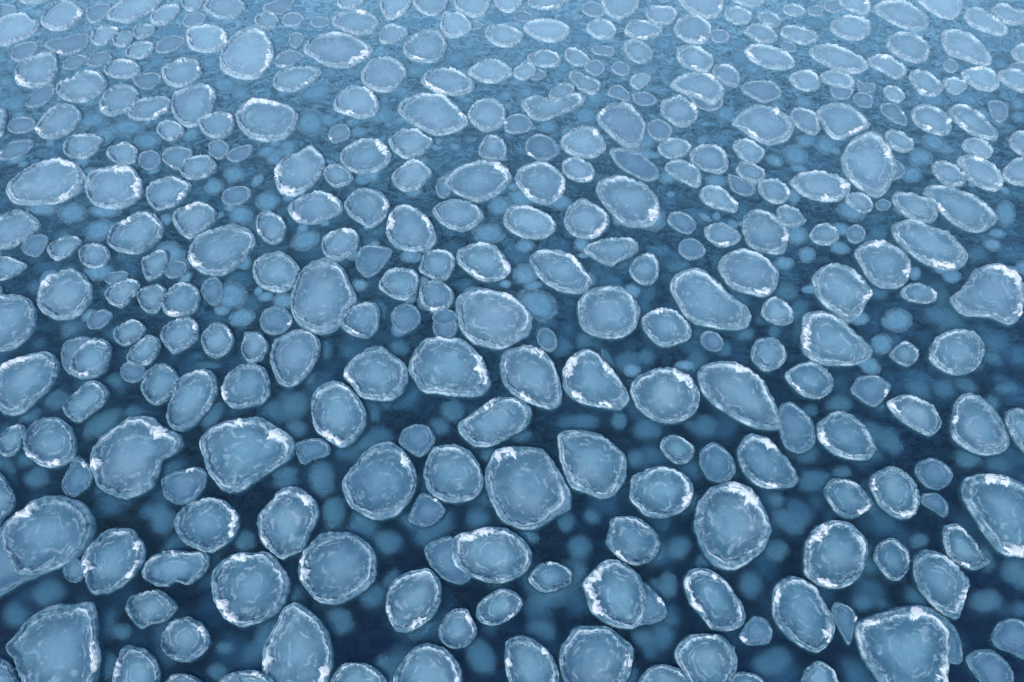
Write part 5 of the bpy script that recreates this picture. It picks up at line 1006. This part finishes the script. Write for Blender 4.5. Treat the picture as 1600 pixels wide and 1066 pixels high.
((18, 152, 14, 12, 2, 3.3), 'hazy tiny round floe lying low, above right of the oval riding over another floe'),
((76, 142, 16, 15, 28, 7.5), 'hazy tiny round floe lying low, above left of the floe with a chip stuck on'),
((62, 169, 14, 12, 80, 8.4), 'hazy tiny round floe lying low, below right of the broad snow-footed floe'),
((324, 170, 20, 16, 40, 5.9), 'hazy tiny round floe lying low, above left of the snow-ringed disc'),
((296, 137, 16, 13, 22, 5.6), 'hazy tiny round floe lying low, below right of the big upright disc'),
((353, 215, 16, 12, 26, 6.9), 'hazy tiny round floe lying low, below left of the plump slanted oval floe'),
((395, 226, 11, 8, 22, 3.7), 'hazy tiny flat oval floe lying low, below the plump slanted oval floe'),
((510, 85, 20, 13, 19, 4.6), 'hazy tiny flat oval floe lying low, right of the snow-tailed wedge floe'),
((551, 116, 18, 12, 36, 4.1), 'hazy tiny round floe lying low, below the huge slab-sided floe'),
((378, 84, 14, 10, 20, 6.7), 'hazy tiny round floe lying low, below right of the snow-ringed disc'),
((308, 194, 11, 9, 42, 4.6), 'hazy tiny round floe lying low, above right of the big upright disc'),
((458, 147, 13, 9, 23, 4.2), 'hazy tiny round floe lying low, above left of the snow-tailed wedge floe'),
((272, 29, 19, 14, 18, 7.7), 'hazy tiny round floe lying low, below left of the floe with a square snow patch'),
((544, 76, 12, 8, 22, 9.2), 'hazy tiny round floe lying low, right of the snow-tailed wedge floe'),
]

def unpack(s):
    v = [int(q) / 200.0 for q in s.split()]
    return list(zip(v[0::2], v[1::2]))

for k, (s, arcs, awash, lift, label) in enumerate(FLOES):
    ice_floe(k, unpack(s), arcs, awash, lift, label)
for k, (d, label) in enumerate(SUNKEN):
    sunken_floe(k, d, label)

# small floes past the three hundred largest, and the field going on beyond the frame: one countless mass
def drift_mass(name, specs, seed):
    PV, PF, PR, RV, RF, RA, RB = [], [], [], [], [], [], []; PS, PM, RS, RM = [], [], [], []
    po = ro = 0
    for k, (pts, arcs, awash) in enumerate(specs):
        rng = np.random.default_rng(seed + k)
        c, pan, rim, snows = floe_parts(rng, pts, [], awash)
        off = np.array([c[0], c[1], 0.0006 * (k % 5)])
        sk = 0.9 if awash else rng.uniform(0, 0.5); ri = painted_sheen_at(c[1]) * rng.uniform(0.75, 1.2)
        PS.append(np.full(len(pan[0]), sk)); PM.append(np.full(len(pan[0]), ri)); RS.append(np.full(len(rim[0]), sk)); RM.append(np.full(len(rim[0]), ri))
        PV.append(pan[0] + off); PF.append(pan[1] + po); PR.append(pan[2]); po += len(pan[0])
        RV.append(rim[0] + off); RF.append(rim[1] + ro); RA.append(rim[2]); RB.append(rim[3]); ro += len(rim[0])
    root = link_mesh(name, np.concatenate(RV), np.concatenate(RF), M['rim'], None, {'across': np.concatenate(RA), 'frost': np.concatenate(RB), 'soaked': np.concatenate(RS), 'painted_sheen': np.concatenate(RM)})
    root['kind'] = 'stuff'; root['label'] = 'countless small pancake ice pieces drifting between the larger floes'
    link_mesh('ice_pan', np.concatenate(PV), np.concatenate(PF), M['pan'], root, {'radial': np.concatenate(PR), 'soaked': np.concatenate(PS), 'painted_sheen': np.concatenate(PM)})
    return root

specs = [(unpack(s), (), aw) for s, aw in SMALL]
rr = random.Random(8)
def in_view(x, y, m):
    # is a water point within the photographed patch, with margin m metres?
    half = 0.45 + (math.hypot(y, 7) * 0.0 + (7 * 0.5 + y * 0.8660254)) * 0.0
    depth = y * math.sin(math.radians(30)) + 7 * math.cos(math.radians(30))
    vy = (y * math.cos(math.radians(30)) - 7 * math.sin(math.radians(30))) / depth
    vx = x / depth
    e = m / depth
    return abs(vx) < 800 / 950 + e and -533 / 950 - e < vy < 533 / 950 + e * 1.6
gx = -17.0
cells = []
while gx < 17:
    gy = -3.0
    while gy < 24:
        x = gx + rr.uniform(-.16, .16); y = gy + rr.uniform(-.16, .16)
        if not in_view(x, y, 0.32) and rr.random() < 0.9:
            R = rr.uniform(0.13, 0.31); e = rr.uniform(0.75, 1.3)
            a0 = rr.uniform(0, 6.28)
            pts = []
            for q in range(9):
                a = q / 9 * 6.283
                rad = R * rr.uniform(0.88, 1.12)
                px, py = rad * math.cos(a) * e, rad * math.sin(a) / e
                pts.append((x + px * math.cos(a0) - py * math.sin(a0), y + px * math.sin(a0) + py * math.cos(a0)))
            cells.append((pts, (), rr.random() < 0.3))
        gy += 0.62
    gx += 0.66
drift_mass('drifting_pancake_ice', specs + cells, 9000)

# slush clots hanging deep between the floes, past counting
def deep_mass(name, seed):
    rng = np.random.default_rng(seed); VV, FF, RR = [], [], []; o = 0
    for k in range(7000):
        x = rng.uniform(-16, 16); y = rng.uniform(-2.5, 22)
        rx = rng.uniform(0.09, 0.30)
        V, F, r = dome(rng, rx, rx * rng.uniform(0.6, 1.0), rng.uniform(0, 3.1), rng.uniform(0.05, 0.30), n=24, K=7, thick=0.06)
        VV.append(V + np.array([x, y, 0])); FF.append(F + o); RR.append(r); o += len(V)
    ob = link_mesh(name, np.concatenate(VV), np.concatenate(FF), M['sunken'], None, {'radial': np.concatenate(RR)})
    ob['kind'] = 'stuff'; ob['label'] = 'faint slush clots deep under the water surface'
deep_mass('deep_slush', 77)

# thin pads of grease ice skinning the gaps between the floes
def skin_mass(name, seed):
    rng = np.random.default_rng(seed); VV, FF, RR = [], [], []; o = 0
    for k in range(5200):
        x = rng.uniform(-16, 16); y = rng.uniform(1.2, 22)
        if rng.random() > (y - 3.5) * 0.12: continue
        rx = rng.uniform(0.07, 0.19)
        V, F, r = dome(rng, rx, rx * rng.uniform(0.55, 0.95), rng.uniform(0, 3.1), -0.0012, n=22, K=7)
        VV.append(V + np.array([x, y, 0])); FF.append(F + o); RR.append(r); o += len(V)
    ob = link_mesh(name, np.concatenate(VV), np.concatenate(FF), M['low'], None, {'radial': np.concatenate(RR)})
    ob['kind'] = 'stuff'; ob['label'] = 'pale grease ice skinning the gaps between floes'
skin_mass('grease_ice', 31)
